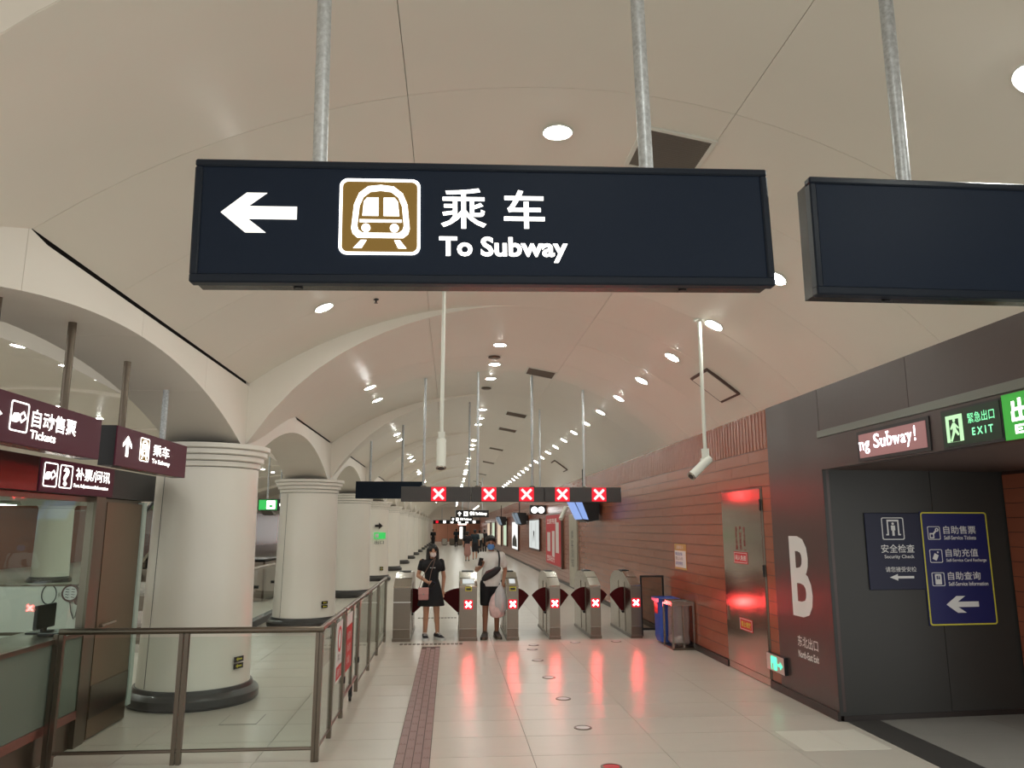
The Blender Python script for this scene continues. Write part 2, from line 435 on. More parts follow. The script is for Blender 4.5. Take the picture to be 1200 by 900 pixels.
# dark portal around exit B
b = MB(); b.box(3.792, 3.86, 7.64, 8.965, 0.085, 3.285)
portal = struct('wall_right_portal', b.mesh('wall_right_portal', M_brown), 'dark brown portal wall of exit B')
for (y0, y1) in ((6.05, 7.632), (4.45, 6.044), (2.85, 4.444), (1.25, 2.844), (-0.4, 1.244)):
    b = MB(); b.box(3.792, 3.86, y0, y1, 2.83, 3.285); b.build('wall_panel', M_brown, portal)
b = MB(); b.box(3.775, 3.86, -0.4, 7.64, 2.43, 2.755); b.build('fascia', M_brown, portal)
M_strip = mat('portal_strip', (122, 124, 118), 0.35, 0.6)
b = MB(); b.box(3.765, 3.86, -0.4, 7.64, 2.758, 2.826); b.build('metal_strip', M_strip, portal)
b = MB(); b.box(3.80, 3.9, -3, 7.64, 2.44, 3.4); b.build('lintel_core', M_dark, portal)
b = MB(); b.box(3.86, 6.4, -0.4, 8.0, 2.432, 2.52)
struct('ceiling_passage', b.mesh('ceiling_passage', mat('passage_soffit', (84, 68, 62), 0.5)))
# back wall of the passage (runs slightly away), two panels
def wy(x): return 7.64 + (x - 3.83) * 0.085
bw = struct('wall_passage_back', None, 'charcoal wall of the exit passage')
for x0, x1 in ((3.795, 5.002), (5.008, 6.35)):
    b = MB(); b.prism([(x0, wy(x0), 0.05), (x1, wy(x1), 0.05), (x1, wy(x1), 2.432), (x0, wy(x0), 2.432)], (0, .18, 0)); b.build('wall_panel', M_black, bw)
b = MB(); b.prism([(3.83, wy(3.83) - .012, 0), (6.35, wy(6.35) - .012, 0), (6.35, wy(6.35) - .012, .05), (3.83, wy(3.83) - .012, .05)], (0, .19, 0)); b.build('skirting', M_skirt, bw)
b = MB(); b.box(5.86, 6.4, 6.5, 7.80, 0, 2.432)
wp = struct('wall_passage_right', b.mesh('wall_passage_right', M_tilej), 'reddish tiled pier at the end of the exit passage')
for i in range(16):
    b = MB(); b.box(5.846, 5.86, 6.5, 7.79, .003 + .15 * i, .147 + .15 * i); b.build('wall_tile', M_tile, wp)
b = MB(); b.box(4.2, 6.4, -0.4, 7.9, -.1, -.001)
pf = struct('floor_passage', b.mesh('floor_passage', M_grout), 'grey floor of the exit passage')
for i in range(2):
    for j in range(11):
        b = MB(); b.box(4.203 + 1.1 * i, 5.297 + 1.1 * i, -.4 + .75 * j, .347 + .75 * j, -.001, 0); b.build('floor_tile', M_grey, pf)
b = MB(); b.box(3.85, 4.2, -0.4, 7.7, -.1, .001)
struct('trim_2', b.mesh('trim_2', M_granite), 'dark granite threshold strip at exit B')
b = MB(); b.box(3.80, 3.85, -0.4, 7.64, -.006, 0); struct('trim_3', b.mesh('trim_3', M_floor))

# end wall
b = MB(); b.box(-3.4, 4.1, YEND, YEND + .3, 0, 2.75)
wf = struct('wall_far', b.mesh('wall_far', M_tilej), 'reddish wall closing the far end of the concourse')
for i in range(5):
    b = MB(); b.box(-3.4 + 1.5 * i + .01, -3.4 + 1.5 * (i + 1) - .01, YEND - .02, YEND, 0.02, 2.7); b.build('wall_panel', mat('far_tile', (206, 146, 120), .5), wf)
b = MB(); b.box(-3.4, 4.1, YEND + .05, YEND + .35, 2.75, 4.8); struct('wall_far_upper', b.mesh('wall_far_upper', M_arch))

# ------------------------------------------------------------------ steel service door in the right wall
b = MB(); b.box(3.80, 3.83, DOOR[0], DOOR[1], 0.0, DOOR[2])
d1 = struct('door_1', b.mesh('door_1', M_steel2), 'mirror-like stainless steel service door in the terracotta wall')
b = MB(); b.box(3.782, 3.80, DOOR[0] + .03, DOOR[1] - .03, 0.10, DOOR[2] - .03); b.build('door_leaf', M_door, d1)
b = MB(); b.box(3.785, 3.80, DOOR[0] + .01, DOOR[1] - .01, 0.01, .092); b.build('kick_plate', M_door, d1)
for z in (2.12, 1.33, .33):
    b = MB(); b.tube((3.782, DOOR[0] + .03, z - .07), (3.782, DOOR[0] + .03, z + .07), .014); b.build('hinge', M_blk, d1)
b = MB(); b.box(3.765, 3.782, DOOR[1] - .12, DOOR[1] - .09, .62, .80); b.build('door_handle', M_steel2, d1)
for (y0, y1, z0, z1, txt, lab) in ((9.765, 10.24, 1.385, 1.535, '闲人免进', 'small red notice with white lettering halfway up the steel door'),
                                   (9.72, 10.15, .55, .705, '禁止堆放', 'small red notice with yellow lettering low on the steel door')):
    t = thing('door_notice', lab, 'notice', (3.781, y1, z0))
    b = MB(); b.box(-.003, 0, -(y1 - y0), 0, 0, z1 - z0); b.build('plate', M_redp, t)
    shape([rect(.012, y1 - y0 - .012, .012, z1 - z0 - .012), rect(.018, y1 - y0 - .018, .018, z1 - z0 - .018)], t, M_wht, (-.003, 0, 0), -Y, Z, name='border')
    text(txt, t, M_yel if z0 < 1 else M_wht, (-.003, -.05, .04), -Y, Z, y1 - y0 - .1, z1 - z0 - .08, .02)
M_rtext = mat('red_ink', (150, 40, 36), 0.5)
for j, s in enumerate(('消\n防\n设\n施', '严\n禁\n遮\n挡', '安\n全\n第\n一')):
    text(s, d1, M_rtext, (3.781, 10.16 - .14 * j, 1.56), -Y, Z, .075, .30, .01)

# ------------------------------------------------------------------ columns
q = MB(); q.lathe([(.60, .115), (.60, .14), (.585, .2), (.565, 1.2), (.545, 2.50)], 48); shaft = q.mesh('shaft', M_col, True)
q = MB(); q.lathe([(.66, 0), (.685, .03), (.685, .10), (.66, .13), (.625, .15), (.61, .19)], 48); cbase = q.mesh('base', M_colbase, True)
caps = []
for i, (r, z0, z1) in enumerate(((.565, 2.505, 2.565), (.600, 2.572, 2.632), (.635, 2.639, 2.695), (.665, 2.702, 2.758))):
    q = MB(); q.lathe([(r - .02, z0), (r, z0 + .01), (r, z1), (r - .02, z1 + .0)], 48); caps.append(q.mesh('capital_ring', M_col, True))
q = MB(); q.lathe([(.545, 2.5), (.545, 2.758)], 32); neck = q.mesh('neck', M_dark)
q = MB()
for a in (200, 300): 
    q.box(-.002, .004, -.001, .001, .2, 2.5)
q.bm.free()
q = MB(); q.lathe([(.38, 2.75), (.37, 2.80)], 32); ctop = q.mesh('impost', mat('impost_shade', (90, 84, 78), .7), True)  # dark colour paints in the shadow on top of the capital
GRP = 'round white columns of the arcade'
for k in range(0, 15):
    yc = Y0 + P * k
    t = thing('column', f'{ORD[k]} round white column of the arcade left of the gate aisle, with stepped capital', 'column', (-2.79, yc, 0), group=GRP)
    put('base', cbase, t); put('shaft', shaft, t); put('neck', neck, t); put('impost', ctop, t)
    for c in caps: put('capital_ring', c, t)
    if k < 3:   # vertical casing joint
        q = MB(); a = math.radians(233)
        q.prism([(.588*math.cos(a), .588*math.sin(a), .2), (.588*math.cos(a+.006), .588*math.sin(a+.006), .2), (.549*math.cos(a+.006), .549*math.sin(a+.006), 2.48), (.549*math.cos(a), .549*math.sin(a), 2.48)], (.004*math.cos(a), .004*math.sin(a), 0))
        q.build('casing_joint', M_signdk, t)
for k in range(1, 7):
    t = thing('column', f'white column of the far row across the side hall, {ORD[k-1]} along', 'column', (-13.8, Y0 + P * k, 0), group='white columns across the side hall')
    put('base', cbase, t); put('shaft', shaft, t); put('neck', neck, t); put('impost', ctop, t)
    for c in caps: put('capital_ring', c, t)
# ---- small notices on the columns
def col_notice(k, ang, z, w_, h_, m, label):
    a = math.radians(ang); r = .60
    t = thing('column_sticker', label, 'sticker', (-2.79 + r*math.cos(a), Y0 + P*k + r*math.sin(a), z), a)
    return t
for (k, ang, lab) in ((0, -27, 'small black exit sticker low on the nearest column'), (1, -42, 'small black exit sticker low on the second column'), (3, -50, 'small black exit sticker low on the fourth column')):
    t = col_notice(k, ang, .36, .12, .12, None, lab)
    for j in range(2):
        b = MB(); b.box(0, .006, -.07, .07, .07 * j, .07 * j + .055); pl = b.build('plate', M_blk, t)
        shape([[(0, .028), (.03, .05), (.03, .035), (.09, .035), (.09, .02), (.03, .02), (.03, .006)]], t, M_yel, (.006, -.045, .07 * j), Y, Z, name='arrow')
t = thing('column_exit_sign', 'green exit plate with black arrow on the fourth column', 'sign', (-2.79 + .6*math.cos(-1.05), Y0 + P*3 + .6*math.sin(-1.05), 1.35), -1.05)
b = MB(); b.box(0, .006, -.22, .22, .10, .32); b.build('plate', E_green, t)
b = MB(); b.box(.0065, .008, -.18, -.05, .14, .28); b.build('panel', M_wht, t)
shape([[(.3, .1), (.15, .22), (.15, .14), (0, .14), (0, .06), (.15, .06), (.15, -.02)]], t, M_blk, (.004, -.2, .45), Y, Z, name='arrow')
text('出口', t, M_signdk, (.004, -.2, -.08), Y, Z, .36, .12)

# ------------------------------------------------------------------ downlights
q = MB(); q.lathe([(.077, .0), (.100, -.013), (.108, -.002), (.077, .004)], 24, cap=False); ringm = q.mesh('trim_ring', M_whitep, True)
dome = [(.0, -.024), (.028, -.0225), (.052, -.017), (.070, -.009), (.077, -.002)]
q = MB(); q.lathe(dome, 20, cap=False); lensm = q.mesh('lens', E_lamp)
q = MB(); q.lathe(dome, 20, cap=False); lensn = q.mesh('lens', E_lampn)
def downlight(x, y, z, slope, label, group, lens=None):
    t = thing('ceiling_downlight', label, 'ceiling light', (x, y, z - .004), group=group); t.rotation_euler = (0, slope, 0)
    put('trim_ring', ringm, t); put('lens', lens or lensm, t)
def slope_at(f_, x): return -math.atan((f_(x + .01) - f_(x - .01)) / .02)
rows = {'crown': (0.70, []), 'left': (-1.36, []), 'right': (2.81, [])}
for nm_, x in (('crown', .70), ('left', -1.36)):
    yl = [-0.6, 1.2, 3.2, 4.87, 6.4, 7.9] if nm_ == 'crown' else [4.9, 6.4, 7.9]
    if nm_ == 'crown': yl = [1.2, 4.87, 6.4, 7.9]
    for k in range(0, 14): yl += [Y0 + P*k + d for d in (2.05, 3.45, 4.72)]
    rows[nm_] = (x, [y for y in yl if y < 90])
yl = [1.3, 3.19] + [6.25 + 1.6 * i for i in range(34)]
rows['right'] = (2.81, yl)
for nm_, (x, yl) in rows.items():
    if nm_ != 'right': yl = yl[:36]
    for i, y in enumerate(yl):
        downlight(x, y, vz(x), slope_at(vz, x), f'{ORD[i]} round downlight of the {nm_} row along the concourse vault', f'downlights of the {nm_} row')
i = 0
for k in range(-1, 6):
    for d in (2.05, 3.45, 4.72):
        downlight(-6.2, Y0 + P*k + d, nz(-6.2), slope_at(nz, -6.2), f'{ORD[i]} downlight of the near row in the side hall vault', 'downlights of the side hall', lensn); i += 1
i = 0
for k in range(-1, 6):
    for d in (2.4, 4.4):
        downlight(-8.9, Y0 + P*k + d, nz(-8.9), slope_at(nz, -8.9), f'{ORD[i]} downlight of the far row in the side hall vault', 'downlights of the side hall', lensn); i += 1
for i in range(14):  # extra fill downlights added to brighten the far end wall
    x, y = ((.70, 79 + 3.4 * (i // 2)), (2.81, 79 + 3.4 * (i // 2)))[i % 2]
    downlight(x, y, vz(x), slope_at(vz, x), f'{ORD[i // 2]} {("left", "right")[i % 2]} added fill downlight of the pairs brightening the far end wall', 'added fill downlights before the end wall')
for i in range(8):
    downlight(-17, 12 + 5 * i, 3.3, 0, f'{ORD[i]} downlight in the aisle beyond the side hall', 'downlights of the far aisle', lensn)
for i in range(3):
    downlight(5.0, 1.5 + 2.1 * i, 2.432, 0, f'{ORD[i]} downlight in the exit passage soffit', 'downlights of the exit passage')

# ------------------------------------------------------------------ ceiling vents, speakers, hatches
def vault_frame(x, y):
    s = slope_at(vz, x); return (x, y, vz(x) - .002), s
def vent(x, y, wx, wy_, label):
    loc, s = vault_frame(x, y); t = thing('ceiling_vent', label, 'air vent', loc, group='air vents in the vault'); t.rotation_euler = (0, s, 0)
    b = MB(); fw = .03
    b.box(-wx/2, wx/2, -wy_/2, -wy_/2 + fw, -.015, 0); b.box(-wx/2, wx/2, wy_/2 - fw, wy_/2, -.015, 0)
    b.box(-wx/2, -wx/2 + fw, -wy_/2 + fw, wy_/2 - fw, -.015, 0); b.box(wx/2 - fw, wx/2, -wy_/2 + fw, wy_/2 - fw, -.015, 0)
    b.build('frame', M_whitep, t)
    b = MB(); b.box(-wx/2 + fw, wx/2 - fw, -wy_/2 + fw, wy_/2 - fw, -.003, 0); b.build('backing', M_dark, t)
    q = MB(); q.prism([(-wx/2 + fw, 0, -.005), (-wx/2 + fw, .005, -.016), (-wx/2 + fw, .009, -.015), (-wx/2 + fw, .004, -.004)], (wx - 2 * fw, 0, 0)); sm = q.mesh('slat', mat('vent_slat', (120, 108, 96), .5))
    ns = int((wy_ - 2 * fw) / .026)
    for i in range(ns): put('slat', sm, t, (0, -wy_/2 + fw + .026 * i + .004, 0))
vy = [4.97, 12.9, 17.9, 20.75, 26.0, 31.5, 38.5, 45]
for i, y in enumerate(vy):
    vent(1.51, y, .52, .58, f'{ORD[i]} dark slatted air vent near the crown of the vault')
for i, (x, y) in enumerate(((.66, 12.0), (.66, 14.8))):
    loc, s = vault_frame(x, y); t = thing('ceiling_speaker', f'{ORD[i]} small dark round speaker on the crown of the vault', 'speaker', loc)
    b = MB(); b.lathe([(.09, 0), (.1, -.03), (.06, -.045)], 16); b.build('grille', M_steel2, t)
    b = MB(); b.lathe([(.12, 0), (.12, -.008)], 16); b.build('flange', M_whitep, t)
for (y0, y1, xa, xb, lab) in ((9.13, 9.77, 3.13, 3.585, 'dark outlined access hatch in the vault above the terracotta wall'), (22.9, 23.7, 3.07, 3.5, 'farther narrow outlined access hatch in the vault')):
    xm = (xa + xb) / 2; loc, s = vault_frame(xm, (y0 + y1) / 2); t = thing('ceiling_hatch', lab, 'access hatch', loc); t.rotation_euler = (0, s, 0)
    hw = (xb - xa) / 2 * 1.15; hl = (y1 - y0) / 2
    b = MB(); b.box(-hw, hw, -hl, hl, -.03, .0); b.build('frame', mat('hatch_frame', (84, 62, 54), .6), t)
    b = MB(); b.box(-hw + .035, hw - .035, -hl + .035, hl - .035, -.036, -.026); b.build('lid', M_ceil, t)
for i, (x, y) in enumerate(((-.85, 8.2),)):
    loc, s = vault_frame(x, y); t = thing('sprinkler', f'tiny sprinkler head on the left of the vault', 'sprinkler', loc)
    b = MB(); b.lathe([(.03, 0), (.03, -.01), (.01, -.012), (.01, -.04), (.022, -.045)], 10); b.build('head', M_signdk, t)

# ------------------------------------------------------------------ big hanging signs
def lightbox(name, label, X0, X1, zb, zt, yf, dep, tilt=0.0):
    t = thing(name, label, 'sign', (X0, yf, zb), ry=-tilt); W = X1 - X0; H = zt - zb
    b = MB(); b.box(.012, W - .012, .02, dep, .012, H - .012); b.build('housing', M_under, t)
    b = MB(); f = .030
    b.box(0, W, 0, .05, H - f, H, .006); b.box(0, W, 0, .05, 0, f * 1.25, .006); b.box(0, f, 0, .05, f, H - f, .006); b.box(W - f, W, 0, .05, f, H - f, .006)
    b.build('frame', M_navyf, t)
    b = MB(); b.box(f - .004, W - f + .004, .010, .022, f, H - f + .004); b.build('face_panel', M_navy, t)
    return t, W, H
def pole(parent, x, y, z0, z1, r=.03, m=None, name='pole'):
    b = MB(); b.tube((x, y, z0), (x, y, z1), r, n=16); return b.build(name, m or M_galv, parent, True)
TRAIN = None
def train_icon(parent, o0, r, u, s, gold=True, line=None):
    """o0 lower left of a unit square of side s"""
    L = line or E_text
    if gold: shape([rrect(.015, .985, .015, .985, .09)], parent, M_gold, o0, r, u, s, name='pictogram_field')
    o1 = Vector(o0) + r.cross(u) * .002
    shape([rrect(0, 1, 0, 1, .1), rrect(.035, .965, .035, .965, .075)], parent, L, o1, r, u, s, name='pictogram_border')
    def body(k, cx=.51):
        return [(cx + dx * k, .54 + dy * k) for dx, dy in ((-.34, -.27), (-.36, -.2), (-.33, .12), (-.27, .27), (-.16, .36), (0, .38), (.16, .36), (.27, .27), (.33, .12), (.36, -.2), (.34, -.27), (.28, -.32), (-.28, -.32))]
    shape([body(1.0), body(.80)], parent, L, o1, r, u, s, name='pictogram')
    shape([[(.285, .51), (.48, .51), (.48, .75), (.34, .75), (.30, .70)]], parent, L, o1, r, u, s)
    shape([[(.545, .51), (.74, .51), (.72, .70), (.68, .75), (.545, .75)]], parent, L, o1, r, u, s)
    shape([rect(.25, .77, .425, .46)], parent, L, o1, r, u, s)
    shape([disc(.33, .35, .055)], parent, L, o1, r, u, s); shape([disc(.68, .35, .055)], parent, L, o1, r, u, s)
    shape([[(.18, .085), (.28, .085), (.34, .19), (.27, .19)]], parent, L, o1, r, u, s); shape([[(.68, .19), (.75, .19), (.83, .085), (.73, .085)]], parent, L, o1, r, u, s)
ARROW_L = [(0, .5), (.33, 1), (.60, 1), (.36, .66), (1, .66), (1, .34), (.36, .34), (.60, 0), (.33, 0)]
t, W, H = lightbox('hanging_sign', 'large navy lit sign reading To Subway with left arrow and gold train pictogram', -1.013, 1.306, 2.772, 3.280, 2.9, .14, math.atan(.0187))
yf = .0095
shape([ARROW_L], t, E_textc, (.105, yf, .205), X, Z, .292, .165, name='arrow')
train_icon(t, (.562, yf, .118), X, Z, .318)
text('乘', t, E_text, (.962, yf, .232), X, Z, .182, .172, .010); text('车', t, E_text, (1.215, yf, .235), X, Z, .165, .165, .014)
text('To Subway', t, E_text, (.955, yf, .092), X, Z, .515, .107, .03)
for x in (.40, 1.95):
    b = MB(); b.tube((x, .07, -.004), (x, .07, .014), .018, n=12); b.build('knob', M_blk, t)
pole(t, .47, .07, H - .02, 1.74); pole(t, 1.826, .07, H - .02, 1.76)
t, W, H = lightbox('hanging_sign', 'blank navy sign box cut off at the right edge beside the To Subway sign', 1.478, 2.95, 2.784, 3.300, 2.9, .14)
pole(t, .46, .07, H - .02, 1.60); pole(t, 1.25, .07, H - .02, 1.27)
for x in (.33,):
    b = MB(); b.tube((x, .07, -.004), (x, .07, .014), .018, n=12); b.build('knob', M_blk, t)

# ------------------------------------------------------------------ hanging signs over the ticket side (faces look to +X)
def hand_icon(parent, o0, r, u, sx, sy, line):
    shape([rrect(0, 1, 0, 1, .1), rrect(.045, .955, .045, .955, .07)], parent, line, o0, r, u, sx, sy, name='pictogram_border')
    shape([[(.08, .42), (.2, .6), (.42, .62), (.58, .5), (.5, .38), (.36, .3), (.12, .3)]], parent, line, o0, r, u, sx, sy)
    shape([[(.45, .55), (.72, .72), (.92, .5), (.62, .3)], [(.54, .54), (.71, .65), (.83, .51), (.63, .38)]], parent, line, o0, r, u, sx, sy)
def side_sign(name, label, y0, y1, z0, z1, x, dep=.13):
    t = thing(name, label, 'sign', (x, y0, z0)); L = y1 - y0; H = z1 - z0
    b = MB(); b.box(-dep, -.012, 0, L, 0, H); b.build('housing', M_signdk, t)
    b = MB(); b.box(-.012, 0, .0, L, .0, H, .004); b.build('face_panel', M_purple, t)
    b = MB(); b.box(-dep + .02, -.02, .2, L - .2, -.004, .0); b.build('light_strip', M_steel, t)
    return t
t = side_sign('ticket_sign', 'purple hanging sign reading Tickets above the booth at the left edge', 4.05, 6.015, 2.350, 2.652, -2.65)
hand_icon(t, (0.001, .745, .075), Y, Z, .20, .185, E_text)
text('自动售票', t, E_text, (.001, .99, .125), Y, Z, .58, .115, .012); text('Tickets', t, E_text, (.001, .985, .052), Y, Z, .32, .055, .02)
shape([[(0, 0), (.1, .05), (0, .1)]], t, E_text, (.001, .56, .11), Y, Z, 1, name='arrow')
for yy in (.585, 1.5): pole(t, -.065, yy, .29, .99, .028, M_steel2)
t = side_sign('subway_sign', 'smaller purple hanging sign reading To Subway with up arrow left of the nearest column', 6.30, 7.935, 2.333, 2.650, -2.65)
shape([[(.5, 1), (.0, .6), (.0, .42), (.36, .66), (.36, 0), (.64, 0), (.64, .66), (1, .42), (1, .6)]], t, E_text, (.001, .12, .085), Y, Z, .17, .17, name='arrow')
train_icon(t, (.001, .46, .075), Y, Z, .20)
text('乘车', t, E_text, (.001, .76, .145), Y, Z, .40, .105, .012); text('To Subway', t, E_text, (.001, .75, .068), Y, Z, .44, .05, .02)
pole(t, -.065, .22, .3, .88, .028, M_steel2); pole(t, -.065, 1.13, .3, .80, .028, M_galv)

# ------------------------------------------------------------------ overhead gate signs with red crosses
XS = [[(-.21, .2)], [(.644, .2), (1.287, .2)], [(1.905, .2), (2.543, .2)]]
def cross_poly(s, w_):
    c = []; a = s; k = w_
    return [(-a, -a + k), (-k, 0), (-a, a - k), (-a + k, a), (0, k), (a - k, a), (a, a - k), (k, 0), (a, -a + k), (a - k, -a), (0, -k), (-a + k, -a)]
for i, (x0, x1, lab) in enumerate(((-.842, .338, 'left grey overhead gate board with one lit red cross'), (.344, 1.592, 'middle grey overhead gate board with two lit red crosses'), (1.598, 2.932, 'right grey overhead gate board with two lit red crosses'))):
    t = thing('gate_board', lab, 'sign', (x0, 13.2, 2.278), group='overhead boards above the gates'); L = x1 - x0
    b = MB(); b.box(0, L, .006, .14, 0, .252, .006); b.build('housing', M_gate, t)
    b = MB(); b.box(.008, L - .008, 0, .007, .008, .244); b.build('face_panel', M_gate, t)
    for (xx, _) in XS[i]:
        shape([rect(-.125, .125, -.118, .118)], t, E_redb, (xx - x0, -.001, .128), X, Z, 1, name='lamp_field', depth=.002)
        shape([cross_poly(.098, .030)], t, E_redc, (xx - x0, -.006, .128), X, Z, 1, name='red_cross', depth=.003)
    for px in ({0: (-.47,), 1: (.451, 1.394), 2: (2.302,)}[i]):
        pole(t, px - x0, .07, .25, vz(px) - 2.278 - .004, .022, M_galv)
        b = MB(); b.lathe([(.05, .25), (.05, .262), (.03, .275)], 12, px - x0, .07); b.build('flange', M_steel2, t)
t = thing('hanging_sign', 'dark blank hanging board seen behind the left end of the gate boards', 'sign', (-2.15, 17.7, 2.49))
b = MB(); b.box(0, 1.5, .006, .16, 0, .385, .006); b.build('housing', M_navyf, t)
b = MB(); b.box(.01, 1.49, 0, .007, .01, .375); b.build('face_panel', M_navy, t)
for px in (.31, 1.03): pole(t, px, .08, .38, vz(px - 2.15) - drop(px - 2.15) * .22 - 2.496, .026, M_galv)
t = thing('support_pole', 'thin pole hanging from the crown behind the gate boards', 'pole', (.38, 16.5, 2.5)); pole(t, 0, 0, 0, vz(.38) - 2.505, .02, M_galv)
b = MB(); b.lathe([(.045, 0), (.05, .02), (.03, .05)], 12); b.build('foot_plate', M_steel2, t)
t = thing('support_pole', 'thin pole right of the crown behind the gate boards', 'pole', (1.9, 16.5, 2.5)); pole(t, 0, 0, 0, vz(1.9) - 2.505, .02, M_galv)
b = MB(); b.lathe([(.045, 0), (.05, .02), (.03, .05)], 12); b.build('foot_plate', M_steel2, t)

# ------------------------------------------------------------------ cctv cameras on poles
def cctv(x, y, zb, label, aim, L=.30, r=.045):
    t = thing('cctv_camera', label, 'camera', (x, y, zb)); zc = vz(x) - zb
    pole(t, 0, 0, .16, zc + .02, .02, M_whitep)
    b = MB(); b.lathe([(.06, zc - .006), (.06, zc + .01)], 16); b.build('ceiling_plate', M_whitep, t)
    b = MB(); b.box(-.035, .035, -.02, .02, .03, .17); b.tube((-.05, 0, .05), (.05, 0, .05), .02); b.build('bracket', M_whitep, t)
    d = Vector(aim).normalized()
    b = MB(); p0 = Vector((0, 0, .03)) - d * .06; p1 = p0 + d * L
    b.tube(p0, p1, r, n=20); b.build('camera_body', M_whitep, t, True)
    b = MB(); b.tube(p1, p1 + d * .015, r * 1.06, n=20); b.build('sun_hood', M_steel, t, True)
    b = MB(); b.tube(p1 + d * .012, p1 + d * .018, r * .7, n=16); b.build('lens', M_blk, t)
cctv(2.68, 7.95, 2.50, 'white bullet camera on a pole in front of the terracotta wall', (-.72, -.25, -.62))
cctv(-.107, 8.0, 2.66, 'bullet camera on a white pole hanging centrally behind the big sign', (.0, -.25, -1.0), L=.30, r=.05)
t = thing('cctv_camera', 'small bullet camera on the wall just below the gate boards', 'camera', (3.2, 21.5, 2.35))
b = MB(); b.tube((0, 0, .05), (-.18, -.2, -.28), .06, n=14); b.build('camera_body', M_whitep, t, True)
b = MB(); b.tube((0, 0, .05), (.6, 0, .12), .025); b.build('bracket', M_whitep, t)

# ------------------------------------------------------------------ faregates
M_gfront = mat('gate_front_steel', (136, 126, 115), 0.28, 1.0, var=.08, vscale=6, stretch=(1, 1, 30))
M_gtop = mat('gate_top_steel', (196, 190, 180), 0.22, 1.0, var=.04)
def gate(x0, x1, label, y=13.35, flaps=(-1, 1), cross=True, reader=False, length=1.72, reach=.235):
    t = thing('faregate', label, 'gate', (x0, y, 0), group='faregates in a row'); W = x1 - x0
    prof = [(0, .05), (0, .855), (.30, .965), (.62, 1.05), (.95, 1.075), (1.3, 1.05), (1.55, .98), (length, .86), (length, .05)]
    b = MB(); b.prism([(0.004, p[0], p[1]) for p in prof], (W - .008, 0, 0)); b.build('body', M_steel, t)
    b = MB(); b.box(-.006, W + .006, -.006, length + .006, 0, .05); b.build('plinth', M_steel2, t)
    b = MB(); b.box(.004, W - .004, -.008, -.0, .20, .85); b.build('front_panel', M_gfront, t)
    b = MB(); b.box(.004, W - .004, -.004, 0, .055, .19); b.build('kick_panel', M_steel2, t)
    b = MB(); b.prism([(0, .005, .857), (W, .005, .857), (W, .30, .967), (0, .30, .967)], (0, -.008, .022)); b.build('sloped_top', M_gtop, t)
    b = MB(); b.prism([(0, .32, .975), (W, .32, .975), (W, .62, 1.053), (0, .62, 1.053)], (0, -.008, .022)); b.build('sloped_top', M_gtop, t)
    b = MB(); b.box(W * .15, W * .85, .75, 1.05, 1.07, 1.088, .004); b.build('top_cap', M_blk, t)
    b = MB(); b.box(-.003, W + .003, .45, .455, .06, .9); b.box(-.003, W + .003, .95, .955, .06, .9); b.build('side_seam', M_steel2, t)
    if cross:
        shape([rrect(-.072, .072, -.075, .075, .015)], t, E_redb, (W / 2, -.009, .585), X, Z, 1, name='lamp_field', depth=.0015)
        shape([cross_poly(.054, .018)], t, E_redg, (W / 2, -.013, .585), X, Z, 1, name='red_cross', depth=.0015)
    else:
        b = MB(); b.box(.0, W, -.012, -.007, .62, .635); b.build('trim_line', M_wht, t)
    if reader:
        b = MB(); b.prism([(.05, .10, .893 + .026), (W - .05, .10, .893 + .026), (W - .05, .24, .944 + .026), (.05, .24, .944 + .026)], (0, -.004, .012)); b.build('card_reader', E_panel, t)
        b = MB(); b.box(W/2 - .055, W/2 + .055, -.016, -.008, .80, .865); b.build('yellow_tag', M_yel, t)
        b = MB(); b.box(W/2 - .04, W/2 + .04, -.019, -.015, .815, .85); b.build('slot', M_signdk, t)
    for s in flaps:
        # fan shaped retracting flap, pivot low at the body side
        px = 0.0 if s < 0 else W; pts_ = [(px - s * .05, .40)]
        pts_.append((px + s * .03, .395))
        for i in range(7):
            a = math.radians(48 - 48 * i / 6); pts_.append((px - s * .03 + s * (reach + .03) * math.sin(a) / .743, .385 + .42 * math.cos(a)))
        pts_.append((px - s * .05, .80))
        b = MB(); b.prism([(p[0], .62, p[1]) for p in pts_], (0, .03, 0)); b.build('flap', M_flap, t)
        b = MB(); b.tube((px, .60, .375), (px, .68, .375), .022); b.build('hinge_block', M_blk, t)
    return t
gate(-.93, -.64, 'leftmost faregate without a red cross, beside the glass railing', flaps=(1,), cross=False, y=13.29, reach=.33)
gate(.168, .463, 'second faregate from the left, wide, with yellow tag, beside the woman', reader=True, y=13.29, flaps=(-1,), reach=.33)
gate(.96, 1.158, 'third faregate from the left, with yellow tag, right of the man', reader=True, y=13.3, flaps=(1,))
gate(1.686, 1.872, 'fourth faregate from the left with a lit red cross', y=13.37)
gate(2.389, 2.576, 'fifth faregate from the left with a lit red cross', y=13.41)
gate(3.087, 3.274, 'rightmost faregate beside the terracotta wall', y=13.40, flaps=(-1,))
t = thing('side_barrier', 'dark framed panel between the last faregate and the wall', 'barrier', (3.32, 13.62, 0))
b = MB(); b.box(0, .03, 0, .03, 0, 1.02); b.box(.39, .42, 0, .03, 0, 1.02); b.box(.03, .39, 0, .03, .99, 1.02); b.box(.03, .39, 0, .03, .10, .14); b.build('frame', M_signdk, t)
b = MB(); b.box(.03, .39, .01, .02, .14, .99); b.build('panel', glassmat('smoked', (.72, .64, .58), .8), t)

